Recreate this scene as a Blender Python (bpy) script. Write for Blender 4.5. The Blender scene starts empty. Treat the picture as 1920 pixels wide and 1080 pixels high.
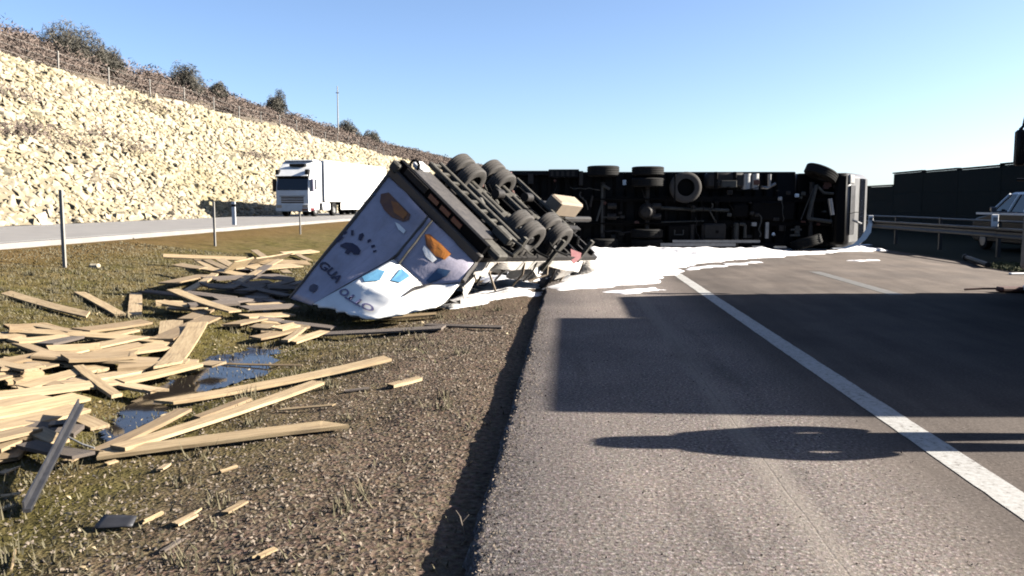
import bpy, bmesh, math, random
import numpy as np
from mathutils import Vector, Matrix, Euler

random.seed(7)
RNG = np.random.default_rng(11)
SC = bpy.context.scene
COL = SC.collection
R = math.radians

# ------------------------------------------------------------------ camera
# world: +Y runs along the motorway, the camera stands on the hard shoulder at the origin
FOC = 1600.0                      # focal length in photo pixels (1920 wide)
CAM_H = 1.6
YAW, PITCH = R(3.88), R(5.71)
cam_data = bpy.data.cameras.new('camera')
cam_data.sensor_width = 36.0
cam_data.lens = 36.0 * FOC / 1920.0
cam_data.clip_start = 0.05
cam_data.clip_end = 9000.0
cam = bpy.data.objects.new('camera', cam_data)
COL.objects.link(cam)
cam.location = (0, 0, CAM_H)
cam.rotation_euler = (R(90) - PITCH, 0, YAW)
SC.camera = cam
CAM_R = cam.rotation_euler.to_matrix()

# ------------------------------------------------------------------ sky, sun, exposure
SUN_EL = R(24.0)
SUN_AZ = R(4.0)                  # angle of the sun's direction from +X, counter-clockwise
TAN_EL = math.tan(SUN_EL)
world = bpy.data.worlds.new('World')
SC.world = world
world.use_nodes = True
wn = world.node_tree
wn.nodes.clear()
sky = wn.nodes.new('ShaderNodeTexSky')
sky.sky_type = 'NISHITA'
sky.sun_disc = False
sky.sun_elevation = SUN_EL
sky.sun_rotation = R(90) - SUN_AZ
sky.altitude = 500
sky.air_density = 0.65
sky.dust_density = 1.6
sky.ozone_density = 2.3
bg = wn.nodes.new('ShaderNodeBackground')
bg.inputs['Strength'].default_value = 0.05
wo = wn.nodes.new('ShaderNodeOutputWorld')
wn.links.new(sky.outputs[0], bg.inputs['Color'])
wn.links.new(bg.outputs[0], wo.inputs['Surface'])

sd = bpy.data.lights.new('sun', 'SUN')
sd.energy = 5.0
sd.angle = R(0.5)
sd.color = (1.0, 0.93, 0.82)
sun = bpy.data.objects.new('sun', sd)
COL.objects.link(sun)
sv = Vector((math.cos(SUN_AZ) * math.cos(SUN_EL), math.sin(SUN_AZ) * math.cos(SUN_EL), math.sin(SUN_EL)))
sun.rotation_euler = sv.to_track_quat('Z', 'Y').to_euler()
sun.location = sv * 60

SC.view_settings.view_transform = 'Standard'
SC.view_settings.look = 'None'
SC.view_settings.gamma = 1.0
SC.view_settings.use_curve_mapping = False
SC.view_settings.exposure = 2.4
SC.render.engine = 'CYCLES'
SC.cycles.use_denoising = True
SC.cycles.max_bounces = 4
SC.cycles.diffuse_bounces = 0
SC.cycles.filter_width = 1.9
SC.cycles.caustics_reflective = False
SC.cycles.caustics_refractive = False


# ------------------------------------------------------------------ projection helpers (photo pixel -> place in the world)
def ray(x, y):
    return CAM_R @ Vector(((x - 960) / FOC, -(y - 540) / FOC, -1.0))


def P(x, y, depth):
    return Vector((0, 0, CAM_H)) + ray(x, y) * depth


def G(x, y, zf=None, dz=0.0):
    r = ray(x, y)
    z = 0.0
    for _ in range(30):
        t = (z + dz - CAM_H) / min(r.z, -1e-4)
        p = Vector((0, 0, CAM_H)) + r * t
        nz = zf(p.x, p.y) if zf else 0.0
        if abs(nz - z) < 1e-4:
            break
        z += (nz - z) * 0.6
    return p


# ------------------------------------------------------------------ noise
_T = RNG.random((256, 256))


def vnoise(x, y, s=1.0):
    x = np.asarray(x, float) * s + 1000.3
    y = np.asarray(y, float) * s + 1000.7
    xi = np.floor(x).astype(int)
    yi = np.floor(y).astype(int)
    fx = x - xi
    fy = y - yi
    fx = fx * fx * (3 - 2 * fx)
    fy = fy * fy * (3 - 2 * fy)
    a = _T[xi & 255, yi & 255]
    b = _T[(xi + 1) & 255, yi & 255]
    c = _T[xi & 255, (yi + 1) & 255]
    d = _T[(xi + 1) & 255, (yi + 1) & 255]
    return (a * (1 - fx) + b * fx) * (1 - fy) + (c * (1 - fx) + d * fx) * fy - 0.5


def fbm(x, y, s=1.0, n=3):
    t = 0
    a = 1.0
    for i in range(n):
        t = t + a * vnoise(np.asarray(x) + 17.3 * i, np.asarray(y) - 9.1 * i, s)
        a *= 0.5
        s *= 2.1
    return t


# ------------------------------------------------------------------ materials
def new_mat(name):
    m = bpy.data.materials.new(name)
    m.use_nodes = True
    nt = m.node_tree
    b = nt.nodes['Principled BSDF']
    return m, nt, b


def ramp(nt, stops):
    n = nt.nodes.new('ShaderNodeValToRGB')
    e = n.color_ramp.elements
    while len(e) < len(stops):
        e.new(0.5)
    for el, (p, c) in zip(e, stops):
        el.position = p
        el.color = (*c, 1)
    return n


def noise_node(nt, vec, scale, detail=4, rough=0.6):
    n = nt.nodes.new('ShaderNodeTexNoise')
    n.inputs['Scale'].default_value = scale
    n.inputs['Detail'].default_value = detail
    n.inputs['Roughness'].default_value = rough
    nt.links.new(vec, n.inputs['Vector'])
    return n


def mix_node(nt, fac, a, b, mode='MIX'):
    n = nt.nodes.new('ShaderNodeMix')
    n.data_type = 'RGBA'
    n.blend_type = mode
    for s, v in ((n.inputs[0], fac), (n.inputs[6], a), (n.inputs[7], b)):
        if isinstance(v, (int, float)):
            s.default_value = v
        elif isinstance(v, tuple):
            s.default_value = (*v, 1)
        else:
            nt.links.new(v, s)
    return n.outputs[2]


def coords(nt, kind='Object', scale=None):
    tc = nt.nodes.new('ShaderNodeTexCoord')
    out = tc.outputs[kind]
    if scale:
        mp = nt.nodes.new('ShaderNodeMapping')
        mp.inputs['Scale'].default_value = scale
        nt.links.new(out, mp.inputs['Vector'])
        out = mp.outputs[0]
    return out


def add_bump(nt, b, height, strength=0.3, dist=0.02):
    bp = nt.nodes.new('ShaderNodeBump')
    bp.inputs['Strength'].default_value = strength
    bp.inputs['Distance'].default_value = dist
    nt.links.new(height, bp.inputs['Height'])
    nt.links.new(bp.outputs[0], b.inputs['Normal'])


def sep_xyz(nt, v):
    s = nt.nodes.new('ShaderNodeSeparateXYZ')
    nt.links.new(v, s.inputs[0])
    return s


def map_range(nt, val, a, b_, lo=0.0, hi=1.0, smooth=True):
    n = nt.nodes.new('ShaderNodeMapRange')
    if smooth:
        n.interpolation_type = 'SMOOTHSTEP'
    n.inputs['From Min'].default_value = a
    n.inputs['From Max'].default_value = b_
    n.inputs['To Min'].default_value = lo
    n.inputs['To Max'].default_value = hi
    nt.links.new(val, n.inputs['Value'])
    return n.outputs[0]


def math_node(nt, op, a, b_=None):
    n = nt.nodes.new('ShaderNodeMath')
    n.operation = op
    for s, v in zip(n.inputs, (a, b_)):
        if v is None:
            continue
        if isinstance(v, (int, float)):
            s.default_value = v
        else:
            nt.links.new(v, s)
    return n.outputs[0]


def mat(name, c1, c2=None, scale=3.0, rough=0.6, metal=0.0, bump=0.0, vscale=None, rnd=0.0, spec=None, bscale=None, k=0.42):
    """two-tone noise material with optional relief and per-object tint"""
    m, nt, b = new_mat(name)
    c2 = c2 or tuple(v * 0.72 for v in c1)
    c1 = tuple(v * k for v in c1)
    c2 = tuple(v * k for v in c2)
    v = coords(nt, 'Object', vscale)
    n = noise_node(nt, v, scale, 5)
    r = ramp(nt, [(0.3, c2), (0.68, c1)])
    nt.links.new(n.outputs[0], r.inputs[0])
    col = r.outputs[0]
    if rnd:
        oi = nt.nodes.new('ShaderNodeObjectInfo')
        rr = ramp(nt, [(0.0, (1 - rnd,) * 3), (1.0, (1 + rnd * 0.6,) * 3)])
        nt.links.new(oi.outputs['Random'], rr.inputs[0])
        col = mix_node(nt, 1.0, col, rr.outputs[0], 'MULTIPLY')
    nt.links.new(col, b.inputs['Base Color'])
    rn = nt.nodes.new('ShaderNodeMapRange')
    rn.inputs['To Min'].default_value = max(0.03, rough - 0.12)
    rn.inputs['To Max'].default_value = min(1.0, rough + 0.12)
    nt.links.new(n.outputs[0], rn.inputs['Value'])
    nt.links.new(rn.outputs[0], b.inputs['Roughness'])
    b.inputs['Metallic'].default_value = metal
    if spec is not None:
        b.inputs['Specular IOR Level'].default_value = spec
    if bump:
        n2 = noise_node(nt, v, bscale or scale * 4, 4)
        add_bump(nt, b, n2.outputs[0], bump)
    return m


M = {}
M['rubber'] = mat('rubber', (0.030, 0.029, 0.028), (0.018, 0.018, 0.018), 6, 0.75, k=0.5, spec=0.08)
M['rubber_dusty'] = mat('rubber_dusty', (0.15, 0.13, 0.115), (0.07, 0.062, 0.055), 6, 0.9, k=0.27)
M['chassis'] = mat('chassis', (0.016, 0.016, 0.018), (0.009, 0.009, 0.010), 5, 0.6, k=0.2, spec=0.05)
M['chassis_grey'] = mat('chassis_grey', (0.11, 0.10, 0.095), (0.05, 0.046, 0.043), 7, 0.6, spec=0.15, k=0.2)
M['rail_grey'] = mat('rail_grey', (0.25, 0.235, 0.20), (0.12, 0.11, 0.095), 6, 0.6, spec=0.2, k=0.24)
M['steel'] = mat('steel', (0.42, 0.42, 0.42), (0.25, 0.25, 0.26), 8, 0.4, 0.7)
M['alu'] = mat('alu', (0.55, 0.55, 0.54), (0.36, 0.36, 0.36), 8, 0.45, 0.4)
M['zinc'] = mat('zinc', (0.40, 0.41, 0.42), (0.28, 0.29, 0.30), 5, 0.5, 0.5, k=0.08)
M['white_paint'] = mat('white_paint', (0.78, 0.78, 0.77), (0.66, 0.66, 0.65), 1.5, 0.35, k=0.8)
M['white_plastic'] = mat('white_plastic', (0.75, 0.75, 0.74), (0.62, 0.62, 0.6), 3, 0.5, k=0.8)
M['black_plastic'] = mat('black_plastic', (0.02, 0.02, 0.022), (0.012, 0.012, 0.014), 5, 0.5, spec=0.15)
M['grille'] = mat('grille', (0.10, 0.10, 0.11), (0.05, 0.05, 0.055), 5, 0.5)
M['glass_dark'] = mat('glass_dark', (0.012, 0.015, 0.022), (0.008, 0.010, 0.016), 2, 0.08)
M['red_lamp'] = mat('red_lamp', (0.35, 0.02, 0.03), (0.22, 0.01, 0.02), 4, 0.3, k=0.2)
M['amber'] = mat('amber', (0.55, 0.20, 0.02), (0.4, 0.14, 0.01), 4, 0.3)


def panel_mat(name, base, dirt, amount):
    m, nt, b = new_mat(name)
    v = coords(nt, 'Object')
    n1 = noise_node(nt, v, 1.3, 5, 0.7)
    n2 = noise_node(nt, coords(nt, 'Object', (6.0, 1.0, 0.7)), 2.2, 5, 0.7)
    n3 = noise_node(nt, v, 26, 3)
    r1 = ramp(nt, [(0.38, (0, 0, 0)), (0.70, (1, 1, 1))])
    nt.links.new(n1.outputs[0], r1.inputs[0])
    r2 = ramp(nt, [(0.48, (0, 0, 0)), (0.72, (1, 1, 1))])
    nt.links.new(n2.outputs[0], r2.inputs[0])
    f = math_node(nt, 'MULTIPLY', math_node(nt, 'MAXIMUM', r1.outputs[0], r2.outputs[0]), amount)
    c = mix_node(nt, f, base, dirt)
    sp = ramp(nt, [(0.66, (0, 0, 0)), (0.72, (1, 1, 1))])
    nt.links.new(n3.outputs[0], sp.inputs[0])
    c = mix_node(nt, math_node(nt, 'MULTIPLY', sp.outputs[0], 0.5), c, tuple(q * 0.45 for q in dirt))
    nt.links.new(c, b.inputs['Base Color'])
    b.inputs['Roughness'].default_value = 0.5
    add_bump(nt, b, n1.outputs[0], 0.35, 0.05)
    return m


M['panel_grey'] = panel_mat('panel_grey', (0.29, 0.275, 0.335), (0.15, 0.13, 0.145), 0.65)
M['panel_torn'] = panel_mat('panel_torn', (0.50, 0.48, 0.45), (0.14, 0.11, 0.09), 0.8)
M['panel_white'] = mat('panel_white', (0.78, 0.77, 0.74), (0.66, 0.65, 0.62), 1.6, 0.45, k=0.8)
M['print_navy'] = mat('print_navy', (0.035, 0.03, 0.14), (0.02, 0.018, 0.08), 9, 0.5, k=0.25)
M['print_violet'] = mat('print_violet', (0.30, 0.26, 0.46), (0.22, 0.19, 0.36), 9, 0.5)
M['print_orange'] = mat('print_orange', (0.62, 0.22, 0.02), (0.40, 0.12, 0.015), 5, 0.5)
M['print_brown'] = mat('print_brown', (0.26, 0.11, 0.04), (0.15, 0.05, 0.03), 5, 0.5)
M['print_blue'] = mat('print_blue', (0.16, 0.42, 0.66), (0.12, 0.34, 0.56), 5, 0.5)
M['print_darkblue'] = mat('print_darkblue', (0.06, 0.15, 0.30), (0.04, 0.10, 0.2), 5, 0.5)
M['edge_dark'] = mat('edge_dark', (0.10, 0.085, 0.075), (0.05, 0.042, 0.04), 8, 0.6, k=0.3)
M['pink_sheet'] = mat('pink_sheet', (0.62, 0.28, 0.30), (0.5, 0.18, 0.2), 4, 0.6, k=0.3)
M['tan_box'] = mat('tan_box', (0.40, 0.31, 0.22), (0.30, 0.23, 0.16), 3, 0.7)
M['bar_dark'] = mat('bar_dark', (0.16, 0.16, 0.18), (0.09, 0.09, 0.10), 8, 0.5, 0.3, k=0.22)
M['post_grey'] = mat('post_grey', (0.42, 0.40, 0.36), (0.30, 0.28, 0.25), 5, 0.7)


def line_mat():
    m, nt, b = new_mat('line_paint')
    v = coords(nt, 'Object')
    n1 = noise_node(nt, v, 22, 5, 0.75)
    n2 = noise_node(nt, v, 1.6, 4)
    r = ramp(nt, [(0.34, (0.085, 0.074, 0.066)), (0.42, (0.22, 0.212, 0.198)), (0.6, (0.285, 0.28, 0.268))])
    nt.links.new(math_node(nt, 'ADD', n1.outputs[0], math_node(nt, 'MULTIPLY', math_node(nt, 'SUBTRACT', n2.outputs[0], 0.5), 0.22)), r.inputs[0])
    nt.links.new(r.outputs[0], b.inputs['Base Color'])
    b.inputs['Roughness'].default_value = 0.85
    b.inputs['Specular IOR Level'].default_value = 0.1
    add_bump(nt, b, n1.outputs[0], 0.3, 0.006)
    return m


M['line_paint'] = line_mat()
M['line_worn'] = mat('line_worn', (0.46, 0.44, 0.40), (0.27, 0.25, 0.23), 14, 0.8, k=0.2)
M['truck_dark'] = mat('truck_dark', (0.045, 0.05, 0.065), (0.035, 0.038, 0.05), 2, 0.4, spec=0.06, k=0.12)
M['truck_grey'] = mat('truck_grey', (0.30, 0.30, 0.31), (0.22, 0.22, 0.23), 2, 0.5, k=0.2)
M['car_paint'] = mat('car_paint', (0.20, 0.21, 0.23), (0.16, 0.17, 0.19), 2, 0.3, 0.3)
M['car_shade'] = mat('car_shade', (0.05, 0.055, 0.065), (0.035, 0.04, 0.045), 2, 0.35, spec=0.1, k=0.25)
M['cloth_jacket'] = mat('cloth_jacket', (0.05, 0.06, 0.10), (0.03, 0.038, 0.07), 30, 0.9, bump=0.3)
M['cloth_trousers'] = mat('cloth_trousers', (0.05, 0.05, 0.055), (0.03, 0.03, 0.035), 30, 0.9)
M['skin'] = mat('skin', (0.50, 0.31, 0.23), (0.44, 0.26, 0.19), 20, 0.55)
M['hair'] = mat('hair', (0.04, 0.028, 0.02), (0.02, 0.015, 0.01), 40, 0.7)
M['twig'] = mat('twig', (0.30, 0.24, 0.19), (0.18, 0.14, 0.11), 20, 0.85)
M['stem'] = mat('stem', (0.16, 0.115, 0.09), (0.10, 0.07, 0.055), 8, 0.9)
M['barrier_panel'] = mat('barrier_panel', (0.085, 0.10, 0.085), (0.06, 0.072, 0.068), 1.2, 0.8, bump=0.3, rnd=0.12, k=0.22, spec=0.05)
M['barrier_cap'] = mat('barrier_cap', (0.05, 0.055, 0.055), (0.035, 0.04, 0.04), 3, 0.7, k=0.2, spec=0.05)
M['kerb'] = mat('kerb', (0.22, 0.21, 0.19), (0.14, 0.13, 0.12), 9, 0.9, bump=0.4)
M['dark_cover'] = mat('dark_cover', (0.05, 0.05, 0.06), (0.03, 0.03, 0.04), 5, 0.6)
M['rust'] = mat('rust', (0.17, 0.055, 0.035), (0.08, 0.03, 0.02), 8, 0.8)


def wood_mat():
    m, nt, b = new_mat('fresh_wood')
    v = coords(nt, 'Object', (1.2, 16, 16))
    oi = nt.nodes.new('ShaderNodeObjectInfo')
    addv = nt.nodes.new('ShaderNodeVectorMath')
    addv.operation = 'ADD'
    sc = nt.nodes.new('ShaderNodeMath')
    sc.operation = 'MULTIPLY'
    sc.inputs[1].default_value = 40
    nt.links.new(oi.outputs['Random'], sc.inputs[0])
    nt.links.new(v, addv.inputs[0])
    nt.links.new(sc.outputs[0], addv.inputs[1])
    n = noise_node(nt, addv.outputs[0], 2.2, 5, 0.65)
    r = ramp(nt, [(0.25, (0.115, 0.076, 0.042)), (0.5, (0.215, 0.160, 0.095)), (0.8, (0.285, 0.230, 0.150))])
    nt.links.new(n.outputs[0], r.inputs[0])
    rr = ramp(nt, [(0.0, (0.62, 0.57, 0.50)), (0.35, (0.92, 0.90, 0.86)), (0.7, (1.08, 1.05, 0.95)), (1.0, (1.18, 1.15, 1.12))])
    nt.links.new(oi.outputs['Random'], rr.inputs[0])
    c = mix_node(nt, 1.0, r.outputs[0], rr.outputs[0], 'MULTIPLY')
    kv = nt.nodes.new('ShaderNodeTexVoronoi')
    kv.inputs['Scale'].default_value = 1.0
    nt.links.new(coords(nt, 'Object', (2.2, 7, 7)), kv.inputs['Vector'])
    kf = map_range(nt, kv.outputs['Distance'], 0.14, 0.05)
    c = mix_node(nt, math_node(nt, 'MULTIPLY', kf, 0.6), c, (0.085, 0.045, 0.02))
    # mud smears
    n2 = noise_node(nt, coords(nt, 'Object'), 2.5, 4)
    r2 = ramp(nt, [(0.58, (0, 0, 0)), (0.75, (1, 1, 1))])
    nt.links.new(n2.outputs[0], r2.inputs[0])
    f = nt.nodes.new('ShaderNodeMath')
    f.operation = 'MULTIPLY'
    f.inputs[1].default_value = 0.45
    nt.links.new(r2.outputs[0], f.inputs[0])
    c = mix_node(nt, f.outputs[0], c, (0.09, 0.065, 0.04))
    nt.links.new(c, b.inputs['Base Color'])
    b.inputs['Roughness'].default_value = 0.75
    add_bump(nt, b, n.outputs[0], 0.25)
    return m


M['wood'] = wood_mat()
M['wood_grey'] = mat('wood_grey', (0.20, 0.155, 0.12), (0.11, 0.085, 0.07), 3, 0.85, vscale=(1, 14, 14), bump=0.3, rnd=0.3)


def ground_mat():
    m, nt, b = new_mat('verge_ground')
    v = coords(nt, 'Object')
    s = sep_xyz(nt, v)
    n1 = noise_node(nt, v, 0.9, 5)
    n2 = noise_node(nt, v, 22, 5, 0.7)
    n3 = noise_node(nt, v, 4, 4)
    vo = nt.nodes.new('ShaderNodeTexVoronoi')
    vo.inputs['Scale'].default_value = 34
    nt.links.new(v, vo.inputs['Vector'])
    grav = ramp(nt, [(0.30, (0.012, 0.008, 0.005)), (0.44, (0.062, 0.043, 0.028)), (0.60, (0.098, 0.069, 0.046)), (0.78, (0.17, 0.130, 0.095))])
    nt.links.new(n2.outputs[0], grav.inputs[0])
    gv = mix_node(nt, 0.10, grav.outputs[0], vo.outputs['Color'], 'OVERLAY')
    hs = nt.nodes.new('ShaderNodeHueSaturation')
    hs.inputs['Saturation'].default_value = 0.85
    nt.links.new(gv, hs.inputs['Color'])
    grass = ramp(nt, [(0.30, (0.038, 0.029, 0.012)), (0.5, (0.078, 0.059, 0.025)), (0.72, (0.115, 0.087, 0.040))])
    nt.links.new(n3.outputs[0], grass.inputs[0])
    gr2 = ramp(nt, [(0.40, (0.72, 0.80, 0.6)), (0.6, (1, 1, 1))])
    nt.links.new(n1.outputs[0], gr2.inputs[0])
    gc = mix_node(nt, 1.0, grass.outputs[0], gr2.outputs[0], 'MULTIPLY')
    # grass takes over away from the carriageway, with a broken edge
    e = math_node(nt, 'ADD', s.outputs[0], math_node(nt, 'MULTIPLY', n1.outputs[0], 3.0))
    f = map_range(nt, e, -2.3, 0.3)
    c = mix_node(nt, f, gc, hs.outputs[0])
    # bare clay along the far foot of the verge
    w = math_node(nt, 'ADD', s.outputs[0], math_node(nt, 'MULTIPLY', n1.outputs[0], 1.5))
    f2 = map_range(nt, w, -9.2, -12.0)
    c = mix_node(nt, math_node(nt, 'MULTIPLY', f2, 0.6), c, (0.085, 0.05, 0.02))
    fr_ = map_range(nt, s.outputs[0], 10.6, 11.3)
    c = mix_node(nt, fr_, c, (0.018, 0.019, 0.012))  # ground past the right road edge: barrier's shade put into the colour
    nt.links.new(c, b.inputs['Base Color'])
    b.inputs['Roughness'].default_value = 0.95
    b.inputs['Specular IOR Level'].default_value = 0.05
    hb = math_node(nt, 'ADD', n2.outputs[0], math_node(nt, 'MULTIPLY', vo.outputs['Distance'], 0.8))
    add_bump(nt, b, hb, 0.6, 0.03)
    return m


M['ground'] = ground_mat()


def asphalt_mat():
    m, nt, b = new_mat('asphalt')
    v = coords(nt, 'Object')
    s = sep_xyz(nt, v)
    big = noise_node(nt, v, 0.6, 5)
    vs = coords(nt, 'Object', (1.0, 0.12, 1.0))
    streak = noise_node(nt, vs, 2.6, 4)
    vo = nt.nodes.new('ShaderNodeTexVoronoi')
    vo.inputs['Scale'].default_value = 75
    nt.links.new(v, vo.inputs['Vector'])
    fine = noise_node(nt, v, 42, 3, 0.8)
    agg = ramp(nt, [(0.33, (0.010, 0.009, 0.008)), (0.42, (0.082, 0.071, 0.065)), (0.58, (0.125, 0.109, 0.101)), (0.68, (0.29, 0.26, 0.245))])
    nt.links.new(fine.outputs[0], agg.inputs[0])
    ch = nt.nodes.new('ShaderNodeHueSaturation')
    ch.inputs['Saturation'].default_value = 0.25
    nt.links.new(vo.outputs['Color'], ch.inputs['Color'])
    a1 = mix_node(nt, 0.28, agg.outputs[0], ch.outputs[0], 'SOFT_LIGHT')
    smooth = ramp(nt, [(0.35, (0.030, 0.026, 0.0235)), (0.65, (0.052, 0.0455, 0.041))])
    nt.links.new(streak.outputs[0], smooth.inputs[0])
    sm = mix_node(nt, 0.25, smooth.outputs[0], agg.outputs[0])
    x = math_node(nt, 'ADD', s.outputs[0], math_node(nt, 'MULTIPLY', big.outputs[0], 0.5))
    f = map_range(nt, x, 1.7, 2.6)
    c = mix_node(nt, f, a1, sm)
    # pale drainage stain along the shoulder and dusty tone near the edge
    st = ramp(nt, [(0.34, (0.80, 0.80, 0.81)), (0.66, (1.16, 1.13, 1.10))])
    nt.links.new(big.outputs[0], st.inputs[0])
    c = mix_node(nt, 1.0, c, st.outputs[0], 'MULTIPLY')
    # paving seam: a thin wandering crack with a paler sealed band
    wob = noise_node(nt, v, 1.4, 5, 0.7)
    d = math_node(nt, 'ABSOLUTE', math_node(nt, 'SUBTRACT', math_node(nt, 'ADD', s.outputs[0], math_node(nt, 'MULTIPLY', wob.outputs[0], 0.05)), 1.235))
    band = map_range(nt, d, 0.16, 0.02)
    c = mix_node(nt, math_node(nt, 'MULTIPLY', band, 0.42), c, (0.17, 0.15, 0.13))
    crack = map_range(nt, d, 0.008, 0.002)
    c = mix_node(nt, math_node(nt, 'MULTIPLY', crack, 0.18), c, (0.04, 0.035, 0.03))
    d2 = math_node(nt, 'ABSOLUTE', math_node(nt, 'SUBTRACT', math_node(nt, 'ADD', s.outputs[0], math_node(nt, 'MULTIPLY', wob.outputs[0], 0.16)), 0.62))
    crack2 = map_range(nt, d2, 0.008, 0.002)
    c = mix_node(nt, math_node(nt, 'MULTIPLY', crack2, 0.3), c, (0.06, 0.05, 0.045))
    # tyre-polished and oily bands, irregular along the lane
    oil = noise_node(nt, coords(nt, 'Object', (1.4, 0.16, 1.0)), 1.1, 5, 0.7)
    of = ramp(nt, [(0.52, (0, 0, 0)), (0.70, (1, 1, 1))])
    nt.links.new(oil.outputs[0], of.inputs[0])
    c = mix_node(nt, math_node(nt, 'MULTIPLY', of.outputs[0], 0.45), c, (0.034, 0.030, 0.028))
    nt.links.new(c, b.inputs['Base Color'])
    b.inputs['Roughness'].default_value = 0.95
    b.inputs['Specular IOR Level'].default_value = 0.03
    hh = math_node(nt, 'MULTIPLY', fine.outputs[0], map_range(nt, x, 1.7, 2.6, 1.0, 0.35))
    hh = math_node(nt, 'SUBTRACT', hh, math_node(nt, 'MULTIPLY', crack, 0.15))
    add_bump(nt, b, hh, 0.75, 0.012)
    return m


M['asphalt'] = asphalt_mat()
M['asphalt_pale'] = mat('asphalt_pale', (0.36, 0.34, 0.32), (0.27, 0.25, 0.235), 1.2, 0.9)


def limestone_mat():
    m, nt, b = new_mat('limestone')
    v = coords(nt, 'Object')
    g = nt.nodes.new('ShaderNodeNewGeometry')
    n1 = noise_node(nt, g.outputs['Position'], 0.16, 4)
    n2 = noise_node(nt, g.outputs['Position'], 1.3, 3)
    n3 = noise_node(nt, g.outputs['Position'], 7.0, 4)
    r1 = ramp(nt, [(0.32, (0.200, 0.172, 0.112)), (0.5, (0.240, 0.212, 0.154)), (0.68, (0.228, 0.193, 0.150))])
    nt.links.new(n1.outputs[0], r1.inputs[0])
    r2 = ramp(nt, [(0.32, (0.68, 0.65, 0.58)), (0.6, (1.12, 1.12, 1.12))])
    nt.links.new(n2.outputs[0], r2.inputs[0])
    c = mix_node(nt, 1.0, r1.outputs[0], r2.outputs[0], 'MULTIPLY')
    nt.links.new(c, b.inputs['Base Color'])
    b.inputs['Roughness'].default_value = 0.95
    b.inputs['Specular IOR Level'].default_value = 0.1
    add_bump(nt, b, n3.outputs[0], 0.5, 0.05)
    return m


M['limestone'] = limestone_mat()
M['slope_earth'] = mat('slope_earth', (0.40, 0.33, 0.21), (0.24, 0.19, 0.12), 0.5, 0.95, bump=0.5, k=0.42)
M['hill_ground'] = mat('hill_ground', (0.20, 0.155, 0.10), (0.12, 0.095, 0.065), 0.15, 0.95, bump=0.4, k=0.6)
M['scrub'] = mat('scrub', (0.21, 0.155, 0.125), (0.12, 0.09, 0.075), 0.35, 0.95, k=0.55)
M['scrub_dark'] = mat('scrub_dark', (0.11, 0.10, 0.075), (0.06, 0.055, 0.045), 0.8, 0.95, k=0.65)
M['dry_grass'] = mat('dry_grass', (0.21, 0.175, 0.10), (0.125, 0.11, 0.055), 1.3, 0.95)
M['green_grass'] = mat('green_grass', (0.12, 0.13, 0.04), (0.07, 0.085, 0.025), 3, 0.95)
M['gravel'] = mat('gravel', (0.36, 0.29, 0.225), (0.11, 0.085, 0.065), 14, 0.95, k=0.4)
M['wood_chip'] = mat('wood_chip', (0.62, 0.50, 0.32), (0.42, 0.32, 0.18), 9, 0.8)


def foam_mat():
    m, nt, b = new_mat('white_foam')
    v = coords(nt, 'Object')
    n = noise_node(nt, v, 3.0, 5)
    r = ramp(nt, [(0.3, (0.40, 0.385, 0.385)), (0.6, (0.56, 0.55, 0.555))])
    nt.links.new(n.outputs[0], r.inputs[0])
    dn = noise_node(nt, v, 0.9, 6, 0.7)
    dr = ramp(nt, [(0.60, (0, 0, 0)), (0.74, (1, 1, 1))])
    nt.links.new(dn.outputs[0], dr.inputs[0])
    cc_ = mix_node(nt, math_node(nt, 'MULTIPLY', dr.outputs[0], 0.55), r.outputs[0], (0.16, 0.14, 0.125))
    nt.links.new(cc_, b.inputs['Base Color'])
    b.inputs['Roughness'].default_value = 0.9
    n2 = noise_node(nt, v, 18, 4)
    add_bump(nt, b, n2.outputs[0], 0.4)
    return m


M['foam'] = foam_mat()


def water_mat():
    m, nt, b = new_mat('puddle_water')
    v = coords(nt, 'Object')
    b.inputs['Base Color'].default_value = (0.012, 0.010, 0.009, 1)
    b.inputs['Roughness'].default_value = 0.10
    b.inputs['IOR'].default_value = 1.33
    b.inputs['Specular IOR Level'].default_value = 0.32
    n = noise_node(nt, v, 5, 3)
    add_bump(nt, b, n.outputs[0], 0.06, 0.02)
    return m


M['water'] = water_mat()


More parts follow.
